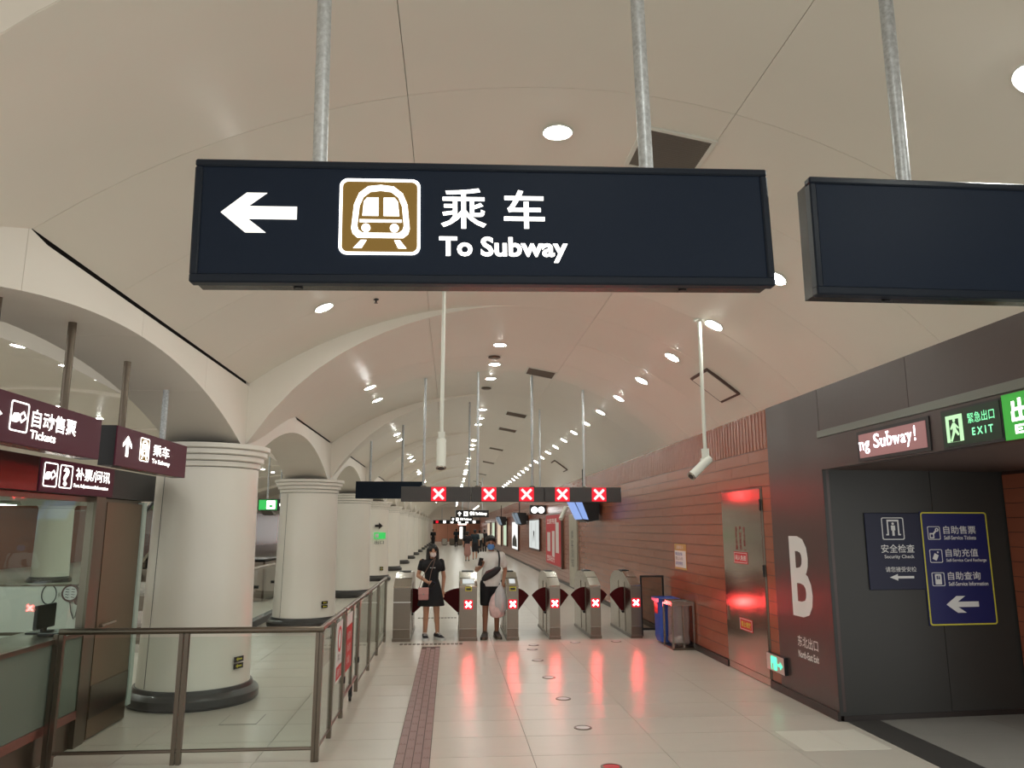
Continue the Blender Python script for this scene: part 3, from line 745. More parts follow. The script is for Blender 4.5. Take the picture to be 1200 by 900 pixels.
# ------------------------------------------------------------------ floor lights, hatch, patch
for i, (x, y) in enumerate(((1.285, 6.395), (1.265, 7.60), (1.26, 8.846), (1.255, 10.068), (1.255, 11.327), (1.285, 12.33), (1.35, 12.75), (2.06, 13.0), (2.75, 13.05))):
    t = thing('floor_light', f'{ORD[i]} small round floor light set in the tiles before the gates', 'floor light', (x, y, 0), group='floor lights')
    b = MB(); b.lathe([(.085, .0), (.085, .005), (.066, .007), (.066, .003)], 24, cap=False); b.build('bezel', M_steel2, t)
    b = MB(); b.lathe([(0.0, .004), (.066, .0035)], 24, cap=False); b.build('lens', M_wht if i > 0 else M_redp, t)
t = thing('floor_hatch', 'square access hatch outlined in the floor behind the front railing', 'access hatch', (-2.0, 8.18, 0))
b = MB(); b.box(-.175, .175, -.2, .2, 0, .0015); b.build('frame', M_signdk, t)
b = MB(); b.box(-.170, .170, -.195, .195, 0.001, .003); b.build('lid', M_floor, t)
M_patch = mat('floor_patch', (226, 222, 210), 0.35)
t = thing('floor_patch', 'pale rectangular sheet on the floor in front of the exit threshold', 'floor patch', (3.0, 6.70, 0))
b = MB(); b.box(0, .40, 0, .63, 0, .003); b.build('sheet', M_patch, t)
b = MB(); b.box(.405, .76, 0, .63, 0, .003); b.build('sheet', M_patch, t)

# ------------------------------------------------------------------ railings
def rail_panel(t, p0, p1, z0=.14, z1=.97, m=None, name='glass_pane'):
    p0, p1 = Vector(p0), Vector(p1); d = (p1 - p0).normalized(); nrm = Vector((-d.y, d.x, 0)) * .006
    b = MB(); b.prism([p0 - nrm + Z * z0, p1 - nrm + Z * z0, p1 - nrm + Z * z1, p0 - nrm + Z * z1], nrm * 2); return b.build(name, m or M_glass, t)
t = thing('glass_railing', 'front steel and glass railing facing the camera at the lower left', 'railing', (-3.13, 6.73, 0))
L = 2.08
b = MB(); b.tube((0, 0, 1.02), (L, 0, 1.02), .026, n=14); b.ball((L, 0, 1.02), .027); b.build('top_rail', M_steel2, t, True)
for x in (0, .98, L):
    for dx in ((-.028, .0) if x == L else (-.022, .022)):
        b = MB(); b.box(x + dx - .016, x + dx + .016, -.022, .022, 0, 1.0); b.build('post', M_steel2, t)
b = MB(); b.tube((0, 0, .10), (L, 0, .10), .014, n=10); b.build('bottom_rail', M_steel2, t)
rail_panel(t, (.05, 0, 0), (.93, 0, 0), .11); rail_panel(t, (1.03, 0, 0), (L - .05, 0, 0), .11)
t = thing('glass_railing', 'long side railing of steel posts and glass running towards the gates', 'railing', (-1.06, 6.75, 0))
ps = [.69, 1.43, 2.68, 3.99, 5.2, 6.55]
b = MB(); b.tube((0, 0.03, 1.02), (0, 1.43, 1.02), .024, n=12); b.tube((0, 2.68, 1.02), (0, 6.55, 1.02), .024, n=12); b.build('top_rail', M_steel2, t, True)
for y in ps:
    b = MB(); b.box(-.02, .02, y - .03, y + .03, 0, 1.0); b.build('post', M_steel2, t)
for a, c in zip([0.03] + ps[:-1], ps):
    if abs(a - 1.43) < .01: continue
    rail_panel(t, (0, a + .03, 0), (0, c - .03, 0), .10)
    b = MB(); b.tube((0, a, .08), (0, c, .08), .012, n=8); b.build('bottom_rail', M_steel2, t)
t = thing('railing_gate', 'railing gate leaf on a black castor with red notices', 'gate', (-1.06, 8.2, 0))
b = MB(); b.tube((0, 0.02, 1.02), (0, 1.2, 1.02), .024, n=12); b.build('top_rail', M_steel2, t, True)
for y in (.06, .66, 1.17):
    b = MB(); b.box(-.018, .018, y - .025, y + .025, .16, 1.0); b.build('post', M_steel2, t)
b = MB(); b.box(-.015, .015, .06, 1.17, .16, .19); b.build('bottom_rail', mat('rail_red', (150, 84, 80), .3, .8), t)
rail_panel(t, (0, .09, 0), (0, .63, 0), .19); rail_panel(t, (0, .69, 0), (0, 1.14, 0), .19)
b = MB(); b.tube((-.012, .72, .05), (.012, .72, .05), .05, n=16); b.build('castor_wheel', M_blk, t)
b = MB(); b.box(-.02, .02, .70, .74, .05, .16); b.build('castor_fork', M_signdk, t)
for z in (.32,):
    b = MB(); b.box(-.03, .03, -.02, .03, z, z + .06); b.build('hinge', M_blk, t); b = MB(); b.box(-.03, .03, 1.18, 1.23, z, z + .06); b.build('hinge', M_blk, t)
t = thing('railing_notice', 'white notice with red prohibition ring and red foot on the railing glass', 'notice', (-1.048, 7.60, .42))
b = MB(); b.box(0, .004, 0, .38, 0, .54); b.build('sheet', M_wht, t)
b = MB(); b.box(.0042, .006, .02, .36, .02, .14); b.build('red_band', M_redp, t)
shape([disc(.19, .38, .12), disc(.19, .38, .09)], t, M_redp, (.0045, 0, 0), Y, Z, name='ring')
text('禁止', t, M_blk, (.0045, .1, .18), Y, Z, .18, .07); text('通行', t, M_wht, (.0065, .06, .045), Y, Z, .26, .07)
t = thing('railing_notice', 'red notice with white lettering on the railing gate', 'notice', (-1.048, 8.32, .40))
b = MB(); b.box(0, .004, 0, .44, 0, .44); b.build('sheet', M_redp, t)
b = MB(); b.box(0, .004, 0, .44, .445, .56); b.build('white_strip', M_wht, t)
for j in range(3): text('非请勿入'[:4 - j] , t, M_wht, (.0045, .06, .30 - .12 * j), Y, Z, .32 - .06 * j, .08)

# ------------------------------------------------------------------ ticket booth
XB = -3.18
t = thing('ticket_booth', 'steel and glass ticket booth at the left edge with lit fascia', 'booth', (XB, 4.4, 0)); Lb = 3.98
def BX(y): return y - 4.4
b = MB(); b.box(-1.9, -.03, 0, Lb, 0, .30); b.build('plinth', M_steel2, t)
b = MB(); b.box(-.03, .012, 0, BX(7.26), .24, .31); b.build('lower_rail', mat('booth_rail', (160, 112, 104), .3, .9), t)  # red reflection on the rail is put into its base colour
b = MB(); b.box(-.012, 0, 0, BX(7.24), .31, .93); b.build('frosted_panel', M_frost, t)
b = MB(); b.box(-.45, .03, 0, BX(7.28), .93, .965); b.build('counter_top', M_steel2, t)
b = MB(); b.box(-.012, 0, 0, BX(7.24), .965, 2.07); b.build('glass_pane', M_bglass, t)
b = MB(); b.box(-.07, .012, BX(7.24), BX(7.42), 0, 2.12); b.build('corner_post', M_steel2, t)
b = MB(); b.box(-.04, .0, BX(7.425), BX(7.48), 0, 2.10); b.build('door_frame', M_steel2, t)
b = MB(); b.box(-.05, .004, BX(7.485), BX(8.30), .012, 2.08); dl = b.build('door', mat('booth_door', (136, 118, 100), .36, .9, var=.06, vscale=3), t)
b = MB(); b.box(.004, .01, BX(7.49), BX(8.295), .18, .46); b.build('kick_plate', M_steel2, dl)
b = MB(); b.tube((.03, BX(7.54), .97), (.05, BX(7.78), .985), .011); b.tube((0, BX(7.55), .97), (.035, BX(7.55), .97), .014); b.build('door_handle', M_steel, dl, True)
b = MB(); b.box(-.04, .02, BX(8.31), BX(8.39), .12, 2.10); b.build('glass_fin', mat('green_glass_edge', (190, 205, 196), .15, 0), t)
b = MB(); b.box(-1.9, -1.85, 0, Lb, .3, 1.25); b.build('back_panel', M_whitep, t)
b = MB(); b.box(-1.9, .0, 0, BX(8.62), 2.12, 2.39); fa = b.build('fascia', M_signdk, t)
b = MB(); b.box(.0005, .012, BX(6.24), BX(7.55), 2.125, 2.388); b.build('sign_panel', M_purple, t)
b = MB(); b.box(.0005, .012, BX(4.9), BX(6.20), 2.125, 2.388); b.build('sign_panel', mat('fascia_steel', (120, 70, 66), .25, .9), t)  # reddish tint of the steel stands in for the reflected red wall
hand_icon(t, (.0125, BX(6.28), 2.165), Y, Z, .21, .19, E_text)
shape([rrect(0, 1, 0, 1, .1), rrect(.045, .955, .045, .955, .07)], t, E_text, (.0125, BX(6.53), 2.165), Y, Z, .21, .19, name='pictogram_border')
text('?', t, E_text, (.0125, BX(6.585), 2.185), Y, Z, .10, .15, .03, name='question_mark')
text('补票/问讯', t, E_text, (.0125, BX(6.80), 2.245), Y, Z, .66, .105, .01); text('Fare Adjustment/Information', t, E_text, (.0125, BX(6.78), 2.175), Y, Z, .66, .04, .02)
b = MB(); b.box(-1.86, -.04, .05, Lb, 2.07, 2.115); b.build('ceiling_slab', M_steel2, t)
# inside the booth
t = thing('booth_partition', 'white low partition with round logo closing the end of the ticket booth', 'partition', (-5.02, 8.27, .3))
b = MB(); b.box(0, 1.72, 0, .03, 0, .97); b.build('panel', M_whitep, t)
b = MB(); b.box(0, 1.72, -.004, 0, .50, .53); b.build('rail', M_steel2, t)
b = MB(); b.box(0, 1.72, -.01, .04, .97, .99); b.build('cap_rail', M_steel2, t)
b = MB(); b.box(0, 1.72, .01, .02, .99, 1.76); b.build('glass_pane', M_glass, t)
shape([disc(0, 0, .075, 24, .10), disc(0, 0, .066, 24, .088)], t, M_signdk, (1.03, -.002, .89), X, Z, name='logo_ring')
text('客服中心', t, M_steel2, (1.115, -.002, .865), X, Z, .10, .045)
t = thing('round_fan', 'round brown rimmed hand fan hung on the white booth partition', 'fan', (-3.774, 8.25, 1.204))
b = MB(); b.tube((0, 0, 0), (0, -.012, 0), .085, n=28); b.build('rim', mat('fan_rim', (96, 66, 62), .5), t, True)
b = MB(); b.tube((0, -.012, 0), (0, -.016, 0), .066, n=28); b.build('disc', M_wht, t, True)
for j in range(4): text('~ ~', t, M_signdk, (-.045, -.017, -.045 + .026 * j), X, Z, .09, .012)
b = MB(); b.path([(0, -.004, -.08), (.02, -.004, -.18), (.05, -.004, -.25)], .005); b.build('cord', M_signdk, t)
t = thing('round_mirror', 'small round brown hand mirror beside the fan on the booth partition', 'mirror', (-3.69, 8.25, 1.128))
b = MB(); b.tube((0, 0, 0), (0, -.012, 0), .04, n=20); b.build('rim', mat('fan_rim', (96, 66, 62), .5), t, True)
b = MB(); b.tube((0, -.006, -.03), (-.02, -.006, -.16), .005); b.build('handle', M_signdk, t)
t = thing('booth_fill_lamp', 'added flat fill lamp under the booth ceiling, brightening the interior', 'ceiling light', (-4.1, 6.6, 2.065))  # added lamp that lights the otherwise dark booth interior
b = MB(); b.box(-.3, .3, -.6, .6, -.02, 0); b.build('housing', M_whitep, t)
b = MB(); b.box(-.28, .28, -.58, .58, -.024, -.02); b.build('lens', glow('booth_fill_lamp', (.95, 1, .95), 5), t)
t = thing('monitor', 'dark monitor turned away on the booth counter', 'monitor', (-3.46, 7.14, .966))
b = MB(); b.box(-.015, .015, -.16, .16, .035, .235, .006); b.build('screen', M_signdk, t)
b = MB(); b.box(-.012, .012, -.03, .03, 0, .05); b.build('stand', M_blk, t); b = MB(); b.box(-.09, .09, -.12, .12, 0, .012); b.build('foot', M_blk, t)
t = thing('keyboard', 'dark keyboard lying on the booth counter', 'keyboard', (-3.3, 7.02, .966)); b = MB(); b.box(-.08, .08, -.14, .14, 0, .025, .004); b.build('case', M_blk, t)
t = thing('potted_plant', 'small potted plant at the left end of the booth counter', 'plant', (-3.38, 5.66, .966))
b = MB(); b.lathe([(.05, 0), (.07, .12)], 14); b.build('pot', M_whitep, t)
M_leaf = mat('leaf', (66, 92, 48), .5)
for i in range(9):
    a = i * 2.4; b = MB(); p = [(0, 0, .12), (.05*math.cos(a), .05*math.sin(a), .24), (.13*math.cos(a), .13*math.sin(a), .27 + .02*(i % 3))]
    b.tube(p[0], p[1], .008, .02, 6); b.tube(p[1], p[2], .02, .002, 6); b.build('leaf', M_leaf, t)

# ------------------------------------------------------------------ exit B lettering and signs
RM, UM = -Y, Z
t = thing('exit_letter', 'large white letter B on the dark portal', 'letter', (3.7915, 8.54, .90))
text('B', t, M_wht, (0, 0, 0), RM, UM, .50, .855, .025, name='letter')
t = thing('exit_caption', 'white North-East Exit lettering below the big letter B', 'lettering', (3.7915, 8.47, .44))
text('东北出口', t, M_wht, (0, 0, .145), RM, UM, .47, .115, .004); text('North-East Exit', t, M_wht, (0, 0, 0.03), RM, UM, .47, .075, .02)
t = thing('led_sign', 'pinkish scrolling LED sign reading ng Subway over the exit', 'sign', (3.775, 6.86, 2.445))
b = MB(); b.box(-.012, 0, -1.10, 0, 0, .275); b.build('frame', M_signdk, t)
b = MB(); b.box(-.016, -.012, -1.06, -.04, .03, .245); b.build('screen', mat('led_screen', (120, 84, 82), .4, emit=lin((150, 104, 104)), es=.45), t)
E_led = glow('led_text', (1, .9, .97), 3)
for ch, x_, w_, z_, h_ in (('n', .05, .075, .10, .075), ('g', .14, .08, .062, .113), ('S', .29, .095, .10, .125), ('u', .40, .08, .10, .075), ('b', .50, .08, .10, .125), ('w', .59, .11, .10, .073), ('a', .71, .07, .10, .075), ('y', .79, .08, .062, .113), ('!', .90, .022, .10, .125)):
    text(ch, t, E_led, (-.017, -x_, z_), RM, UM, w_, h_, .012)
    if ch in 'nubwy': shape([rect(-.008, w_ * .45, h_ - .014, h_)], t, E_led, (-.017, -x_, z_), RM, UM, name='serif')
t = thing('exit_sign', 'dark green EXIT sign with running figure beside the LED sign', 'sign', (3.775, 5.60, 2.43))
b = MB(); b.box(-.012, 0, -.66, 0, 0, .30); b.build('frame', M_signdk, t)
b = MB(); b.box(-.016, -.012, -.645, -.015, .02, .285); b.build('panel', mat('exit_dark', (24, 52, 34), .4), t)
E_ex = glow('exit_pale', (.55, .95, .5), .75)
shape([[(0, 0), (.19, .0), (.19, .2), (0, .2)], [(.035, -.001), (.15, -.001), (.15, .17), (.035, .17)]], t, E_ex, (-.017, -.06, .05), RM, UM, 1, 1, name='doorway')
def runner(parent, m, o0, s):
    shape([disc(.08, .158, .014, 10)], parent, m, o0, RM, UM, s)
    shape([[(.06, .14), (.09, .14), (.10, .09), (.13, .05), (.115, .04), (.085, .07), (.06, .03), (.04, 0), (.025, .01), (.045, .045), (.06, .08)]], parent, m, o0, RM, UM, s)
    shape([[(.09, .135), (.13, .10), (.125, .09), (.09, .115)]], parent, m, o0, RM, UM, s); shape([[(.06, .135), (.03, .10), (.04, .09), (.065, .11)]], parent, m, o0, RM, UM, s)
runner(t, E_ex, (-.017, -.075, .052), 1.0)
text('緊急出口', t, E_greenl, (-.017, -.31, .165), RM, UM, .28, .075); text('E X I T', t, E_greenl, (-.017, -.345, .075), RM, UM, .22, .055, .02)
t = thing('exit_sign', 'bright green EXIT sign cut by the right edge over the passage', 'sign', (3.775, 4.93, 2.43))
b = MB(); b.box(-.014, 0, -.9, 0, 0, .31); b.build('panel', mat('exit_bright', (40, 120, 40), .4, emit=lin((40, 125, 42)), es=.9), t)
text('出', t, E_text, (-.015, -.08, .11), RM, UM, .17, .16, .03); text('口', t, E_text, (-.015, -.28, .12), RM, UM, .15, .14, .03); text('EXIT', t, E_text, (-.015, -.10, .035), RM, UM, .3, .06, .04)
t = thing('exit_light', 'small low exit light with green running figure by the steel door', 'sign', (3.80, 9.25, .215))
b = MB(); b.box(-.05, 0, -.48, 0, 0, .19); b.build('housing', M_signdk, t)
b = MB(); b.box(-.056, -.05, -.475, -.005, .005, .185); b.build('face_panel', mat('exit_face', (214, 176, 170), .3), t)
E_gl2 = glow('exit_aqua', (.12, 1.0, .55), .95)
shape([rrect(.13, .30, .02, .17, .02), rrect(.16, .20, .02, .09, .01)], t, E_gl2, (-.057, 0, 0), RM, UM, name='running_figure')
shape([[(.45, .09), (.38, .135), (.38, .105), (.32, .105), (.32, .075), (.38, .075), (.38, .045)]], t, E_gl2, (-.057, 0, 0), RM, UM, name='arrow')
t = thing('wall_notice', 'small yellow edged notice on the terracotta wall right of the gates', 'notice', (3.80, 13.07, 1.17))
b = MB(); b.box(-.006, 0, -.64, 0, 0, .41); b.build('backing', mat('notice_tan', (196, 150, 80), .5), t)
b = MB(); b.box(-.009, -.006, -.62, -.02, .03, .30); b.build('sheet', M_wht, t)
M_bluei = mat('blue_ink', (50, 80, 170), .5)
for j in range(3): text(('电动车', '禁止入内', '请勿停放')[j], t, M_bluei if j != 1 else M_blk, (-.0095, -.06, .22 - .075 * j), RM, UM, .4, .055)
text('温馨提示', t, M_wht, (-.0065, -.1, .325), RM, UM, .4, .06)

# blue boards on the passage wall
ang = math.atan(.085); rx = Vector((math.cos(ang), math.sin(ang), 0))
def board(name, label, x0, w_, z0, h_, m):
    t = thing(name, label, 'sign', (x0, wy(x0) - .018, z0), ang)
    b = MB(); b.box(0, w_, 0, .016, 0, h_, .004); b.build('board', m, t); return t
t = board('security_board', 'dark navy Security Check board with left arrow', 4.215, .62, 1.23, .765, M_navyb)
o = lambda x, z: (x, -.001, z)
shape([rrect(0, 1, 0, 1, .08), rrect(.04, .96, .04, .96, .06)], t, M_wht, o(.18, .495), X, Z, .25, .225, name='pictogram_border')
shape([[(.18, .2), (.3, .2), (.3, .82), (.72, .82), (.72, .2), (.84, .2), (.84, .26), (.78, .26), (.78, .9), (.24, .9), (.24, .26), (.18, .26)]], t, M_wht, o(.18, .495), X, Z, .25, .225)
shape([disc(.51, .72, .055)], t, M_wht, o(.18, .495), X, Z, .25, .225); shape([[(.42, .64), (.6, .64), (.6, .42), (.56, .42), (.56, .18), (.46, .18), (.46, .42), (.42, .42)]], t, M_wht, o(.18, .495), X, Z, .25, .225)
text('安全检查', t, M_wht, o(.155, .365), X, Z, .375, .085, .008); text('Security Check', t, M_wht, o(.185, .30), X, Z, .335, .045, .01)
text('请您接受安检', t, M_wht, o(.185, .175), X, Z, .345, .052, .004)
shape([[(0, .5), (.33, 1), (.33, .68), (1, .68), (1, .32), (.33, .32), (.33, 0)]], t, M_wht, o(.225, .09), X, Z, .27, .065, name='arrow')
t = board('service_board', 'blue yellow-edged Self-Service board with large left arrow', 4.838, .775, .87, 1.14, M_blue)
shape([rrect(.004, .771, .004, 1.136, .03), rrect(.018, .757, .018, 1.122, .02)], t, M_yel, o(0, 0), X, Z, name='border')
for j, (c, e) in enumerate((('自助售票', 'Self-Service Tickets'), ('自助充值', 'Self-Service Card Recharge'), ('自助查询', 'Self-Service Information'))):
    z = .855 - .232 * j
    shape([rrect(0, 1, 0, 1, .1), rrect(.05, .95, .05, .95, .07)], t, M_wht, o(.07, z), X, Z, .145, .135, name='pictogram_border')
    if j == 0:
        shape([[(.15, .1), (.5, .1), (.5, .4), (.7, .62), (.6, .7), (.42, .5), (.15, .5)], rect(.22, .42, .18, .4)], t, M_wht, o(.07, z), X, Z, .145, .135)
        shape([disc(.74, .74, .14), disc(.74, .74, .06)], t, M_wht, o(.07, z), X, Z, .145, .135)
    elif j == 1:
        shape([[(.2, .3), (.5, .15), (.7, .55), (.4, .72)]], t, M_wht, o(.07, z), X, Z, .145, .135); shape([disc(.66, .78, .07)], t, M_wht, o(.07, z), X, Z, .145, .135)
    else:
        shape([rrect(.25, .75, .12, .88, .06), rect(.36, .64, .5, .76)], t, M_wht, o(.07, z), X, Z, .145, .135); text('?', t, M_wht, o(.135, z + .07), X, Z, .02, .03)
    text(c, t, M_wht, o(.255, z + .058), X, Z, .375, .082, .008); text(e, t, M_wht, o(.255, z + .0), X, Z, (.37, .465, .455)[j], .04, .015)
shape([ARROW_L], t, M_wht, o(.205, .125), X, Z, .37, .165, name='arrow')

# ------------------------------------------------------------------ bins by the wall
M_bag = glassmat('clear_bag', (.80, .76, .74), 1.2, .18, .35, (206, 190, 186))
t = thing('clear_bag_bin', 'steel framed bin holding a clear plastic bag beside the wall', 'bin', (3.42, 12.07, 0))
for (x, y) in ((.015, .015), (.345, .015), (.015, .50), (.345, .50), (.18, .015)):
    b = MB(); b.box(x - .014, x + .014, y - .014, y + .014, 0, .70); b.build('post', M_steel, t)
b = MB(); b.box(0, .36, 0, .03, .655, .715); b.box(0, .36, .485, .515, .655, .715); b.box(0, .03, .03, .485, .655, .715); b.box(.33, .36, .03, .485, .655, .715); b.build('rim', M_steel, t)
b = MB(); b.box(0, .36, 0, .515, 0, .03); b.build('base', M_steel2, t)
b = MB(); rings = []
for j, z in enumerate((.05, .10, .25, .45, .62, .70)):
    k = (.72, .95, .9, .96, .92, 1.0)[j]
    rings.append([(.18 + .15 * k * math.copysign(abs(math.cos(a))**.5, math.cos(a)) * (1 + .05 * math.sin(5*a + j)), .257 + .225 * k * math.copysign(abs(math.sin(a))**.5, math.sin(a)), z) for a in [2*PI*i/28 for i in range(28)]])
b.loft(rings, cap=False); b.build('clear_bag', M_bag, t, True)
for c in range(2):
    b = MB(); b.ball((.12 + .1 * c, .2 + .12 * c, .12), (.06, .06, .05)); b.build('crumpled_paper', M_wht, t, True)
t = thing('blue_bag_bin', 'bin with a blue bag behind the clear bag bin', 'bin', (3.38, 12.62, 0))
b = MB(); rings = []
for j, z in enumerate((.03, .10, .3, .5, .66, .70)):
    k = (.85, .97, .95, .97, 1, 1.02)[j]
    rings.append([(.17 + .16 * k * math.copysign(abs(math.cos(a))**.4, math.cos(a)) * (1 + .02 * math.sin(7*a + j)), .24 + .22 * k * math.copysign(abs(math.sin(a))**.4, math.sin(a)), z) for a in [2*PI*i/28 for i in range(28)]])
b.loft(rings); b.build('bag', mat('blue_bag', (46, 92, 190), .35), t, True)
b = MB(); b.box(-.01, .35, -.0, .02, .66, .715); b.box(-.01, .02, .02, .48, .66, .715); b.box(.32, .35, .02, .48, .66, .715); b.box(-.01, .35, .46, .48, .66, .715); b.build('rim', mat('blue_rim', (60, 90, 170), .4), t)
shape([rrect(-.10, .10, -.08, .08, .02)], t, M_redp, (.002, .22, .55), -Y, Z, name='label_print')

# ------------------------------------------------------------------ posters, panels and monitors on the right wall
def wall_poster(name, label, y0, y1, z0, z1, m, proud=.08, frame=M_steel2, cat='poster'):
    t = thing(name, label, cat, (3.80, y1, z0)); W = y1 - y0; H = z1 - z0
    b = MB(); b.box(-proud, 0, -W, 0, 0, H, .01); b.build('frame', frame, t)
    b = MB(); b.box(-proud - .006, -proud, -W + .08, -.08, .06, H - .06); b.build('sheet', m, t)
    return t, W, H, -proud - .007
E_rposter = mat('red_poster', (128, 12, 24), .5, emit=lin((180, 20, 36)), es=.25)
t, W, H, px = wall_poster('red_poster', 'large lit red advertising poster on the terracotta wall', 26.2, 30.4, .47, 2.35, E_rposter)
for (y, z, w_, h_) in ((.5, .5, .9, .7), (1.9, .35, .7, .9), (2.9, .5, .8, 1.05)):
    shape([rect(0, w_, 0, h_)], t, M_wht, (px, -y, z), RM, UM, name='print_block')
text('立即开通', t, M_wht, (px, -.4, 1.5), RM, UM, 2.8, .2, .02); text('惠享出行', t, M_wht, (px, -.4, .14), RM, UM, 2.2, .22, .02)
M_pframe = mat('poster_frame', (70, 44, 38), .4)
t, W, H, px = wall_poster('light_panel', 'pale lit information panel left of the red poster', 32.75, 36.9, .87, 2.22, E_panel, frame=M_pframe)
for y in (1.0, 2.8):
    shape([rect(0, .06, 0, 1.1)], t, M_steel2, (px, -y, .12), RM, UM, name='divider')
shape([[(1.7, .2), (2.1, .6), (2.4, .25), (2.3, .7), (1.9, .75)]], t, M_signdk, (px, 0, .1), RM, UM, name='print_block')
t, W, H, px = wall_poster('light_panel', 'farther narrow white lit panel on the terracotta wall', 43.2, 47.3, .57, 2.21, glow('lit_white', (1, 1, .97), .7), frame=M_pframe)
shape([[(.3, .1), (3.6, .1), (3.4, .5), (2.0, .8), (.5, .5)]], t, M_signdk, (px, 0, .1), RM, UM, name='print_block')
for i, (y0, y1, z0, z1) in enumerate(((52, 55, .6, 2.3), (58, 62, .5, 2.3), (66, 70, .5, 2.3), (74, 79, .5, 2.3))):
    t, W, H, px = wall_poster('light_panel', f'{ORD[i]} of the distant lit shopfront panels far along the terracotta wall', y0, y1, z0, z1, glow(f'far_lit_{i%2}', ((.75, .9, .65), (.9, .7, .5))[i % 2], .5), frame=M_pframe)
t = thing('wall_strip', 'tall pale grey strip panel on the wall behind the monitors', 'panel', (3.80, 24.6, 0.05))
b = MB(); b.box(-.05, 0, -1.5, 0, 0, 2.2); b.build('panel', mat('strip_grey', (178, 172, 156), .4, var=.2, vscale=3), t)
text('乘\n客\n须\n知', t, M_signdk, (-.051, -.4, .6), RM, UM, .5, 1.1)
def monitor(y, label, lit, s=1.0, x=3.30, z=1.98):
    t = thing('wall_monitor', label, 'monitor', (x, y, z))
    b = MB(); b.prism([(0, 0, .06), (.12, 0, 0), (.40, 0, .05), (.40, 0, .60), (-.22, 0, .62), (-.24, 0, .56)], (0, 1.15 * s, 0)); b.build('housing', M_blk, t)
    b = MB(); b.prism([(-.012, .03, .075), (-.232, .03, .55), (-.232, 1.12 * s, .55), (-.012, 1.12 * s, .075)], (-.012, 0, -.005)); b.build('screen', lit, t)
    b = MB(); b.box(-.22, .12, -.006, -.001, .07, .58) if False else b.prism([(-.0, -.006, .075), (-.225, -.006, .57), (-.06, -.006, .60), (.14, -.006, .06)], (0, .005, 0)); b.build('side_display', lit, t)
    b = MB(); b.box(.40, .50, .4 * s, .6 * s, .2, .5); b.build('bracket', M_signdk, t)
    b = MB(); b.tube((.1, .5, .6), (.1, .5, 1.35 - .0), .025); b.build('hanger', M_signdk, t)
monitor(19.3, 'nearest black wall monitor with blue screen under the gate boards', E_screen)
monitor(38.0, 'second black wall monitor farther along the terracotta wall', glow('screen_dim', (.4, .5, .6), .3), z=1.95)
monitor(52.0, 'third small black wall monitor far along the terracotta wall', glow('screen_dim', (.4, .5, .6), .3), z=1.95)
t = thing('lit_box_sign', 'small white lit box sign projecting from the wall above the pale panel', 'sign', (3.15, 30.8, 2.36))
b = MB(); b.box(0, .65, .02, .35, 0, .36); b.build('housing', M_blk, t)
for dx in (.17, .44):
    b = MB(); b.tube((dx, .019, .17), (dx, .0, .17), .13, n=16); b.build('lamp', glow('lit_box', (1, 1, .98), 2), t)

# ------------------------------------------------------------------ distant hanging signs, far things
def far_sign(x0, x1, y, z0, z1, label, txt):
    t = thing('hanging_sign', label, 'sign', (x0, y, z0)); W, H = x1 - x0, z1 - z0
    b = MB(); b.box(0, W, .005, .15, 0, H); b.build('housing', M_blk, t)
    shape([[(.5, 1), (.0, .6), (.0, .42), (.36, .66), (.36, 0), (.64, 0), (.64, .66), (1, .42), (1, .6)]], t, E_text, (W * .06, .004, H * .2), X, Z, W * .1, H * .6, name='arrow')
    shape([rect(0, 1, 0, 1), rect(.25, .75, .3, .7)], t, E_text, (W * .24, .004, H * .18), X, Z, W * .12, H * .62)
    text(txt, t, E_text, (W * .42, .004, H * .2), X, Z, W * .52, H * .6, .03)
    for px in (.2, .8): pole(t, W * px, .08, H, 4.5 - z0 - (0.06), .03, M_galv)
far_sign(.27, 2.0, 41, 2.37, 2.74, 'distant black lit sign with up arrow above the far gates', '乘车 To Subway')
far_sign(.0, 1.75, 62, 2.30, 2.66, 'farther black lit sign half hidden under the nearer one', '乘车 To Subway')
t_far = t = thing('gate_board', 'distant dark gate board with a row of small lights', 'sign', (-2.0, 90, 2.25))
b = MB(); b.box(0, 5.4, .006, .2, 0, .42); b.build('housing', M_blk, t)
for i in range(6):
    b = MB(); b.box(.3 + .85 * i, .6 + .85 * i, 0, .007, .08, .36); b.build('lamp', E_text if i else E_redb, t)
for px in (1.0, 4.4): pole(t_far, px, .1, .42, vz(px - 2.0) - drop(px - 2.0) - 2.26, .04)
t = thing('far_kiosk', 'narrow lit kiosk against the far end wall', 'kiosk', (1.1, 101.5, 0))
b = MB(); b.box(0, .9, 0, .8, 0, 2.1); b.build('cabinet', M_signdk, t); b = MB(); b.box(.1, .45, -.02, 0, .3, 1.9); b.build('screen', E_text, t)
t = thing('far_shop_sign', 'small pinkish lit sign on the far end wall', 'sign', (1.0, YEND - .1, 2.15))
b = MB(); b.box(0, 1.1, 0, .08, 0, .22); b.build('panel', glow('pink_lit', (1, .55, .5), 1.6), t); b = MB(); b.box(.02, 1.08, -.01, 0, .04, .18); b.build('letters', E_text, t)

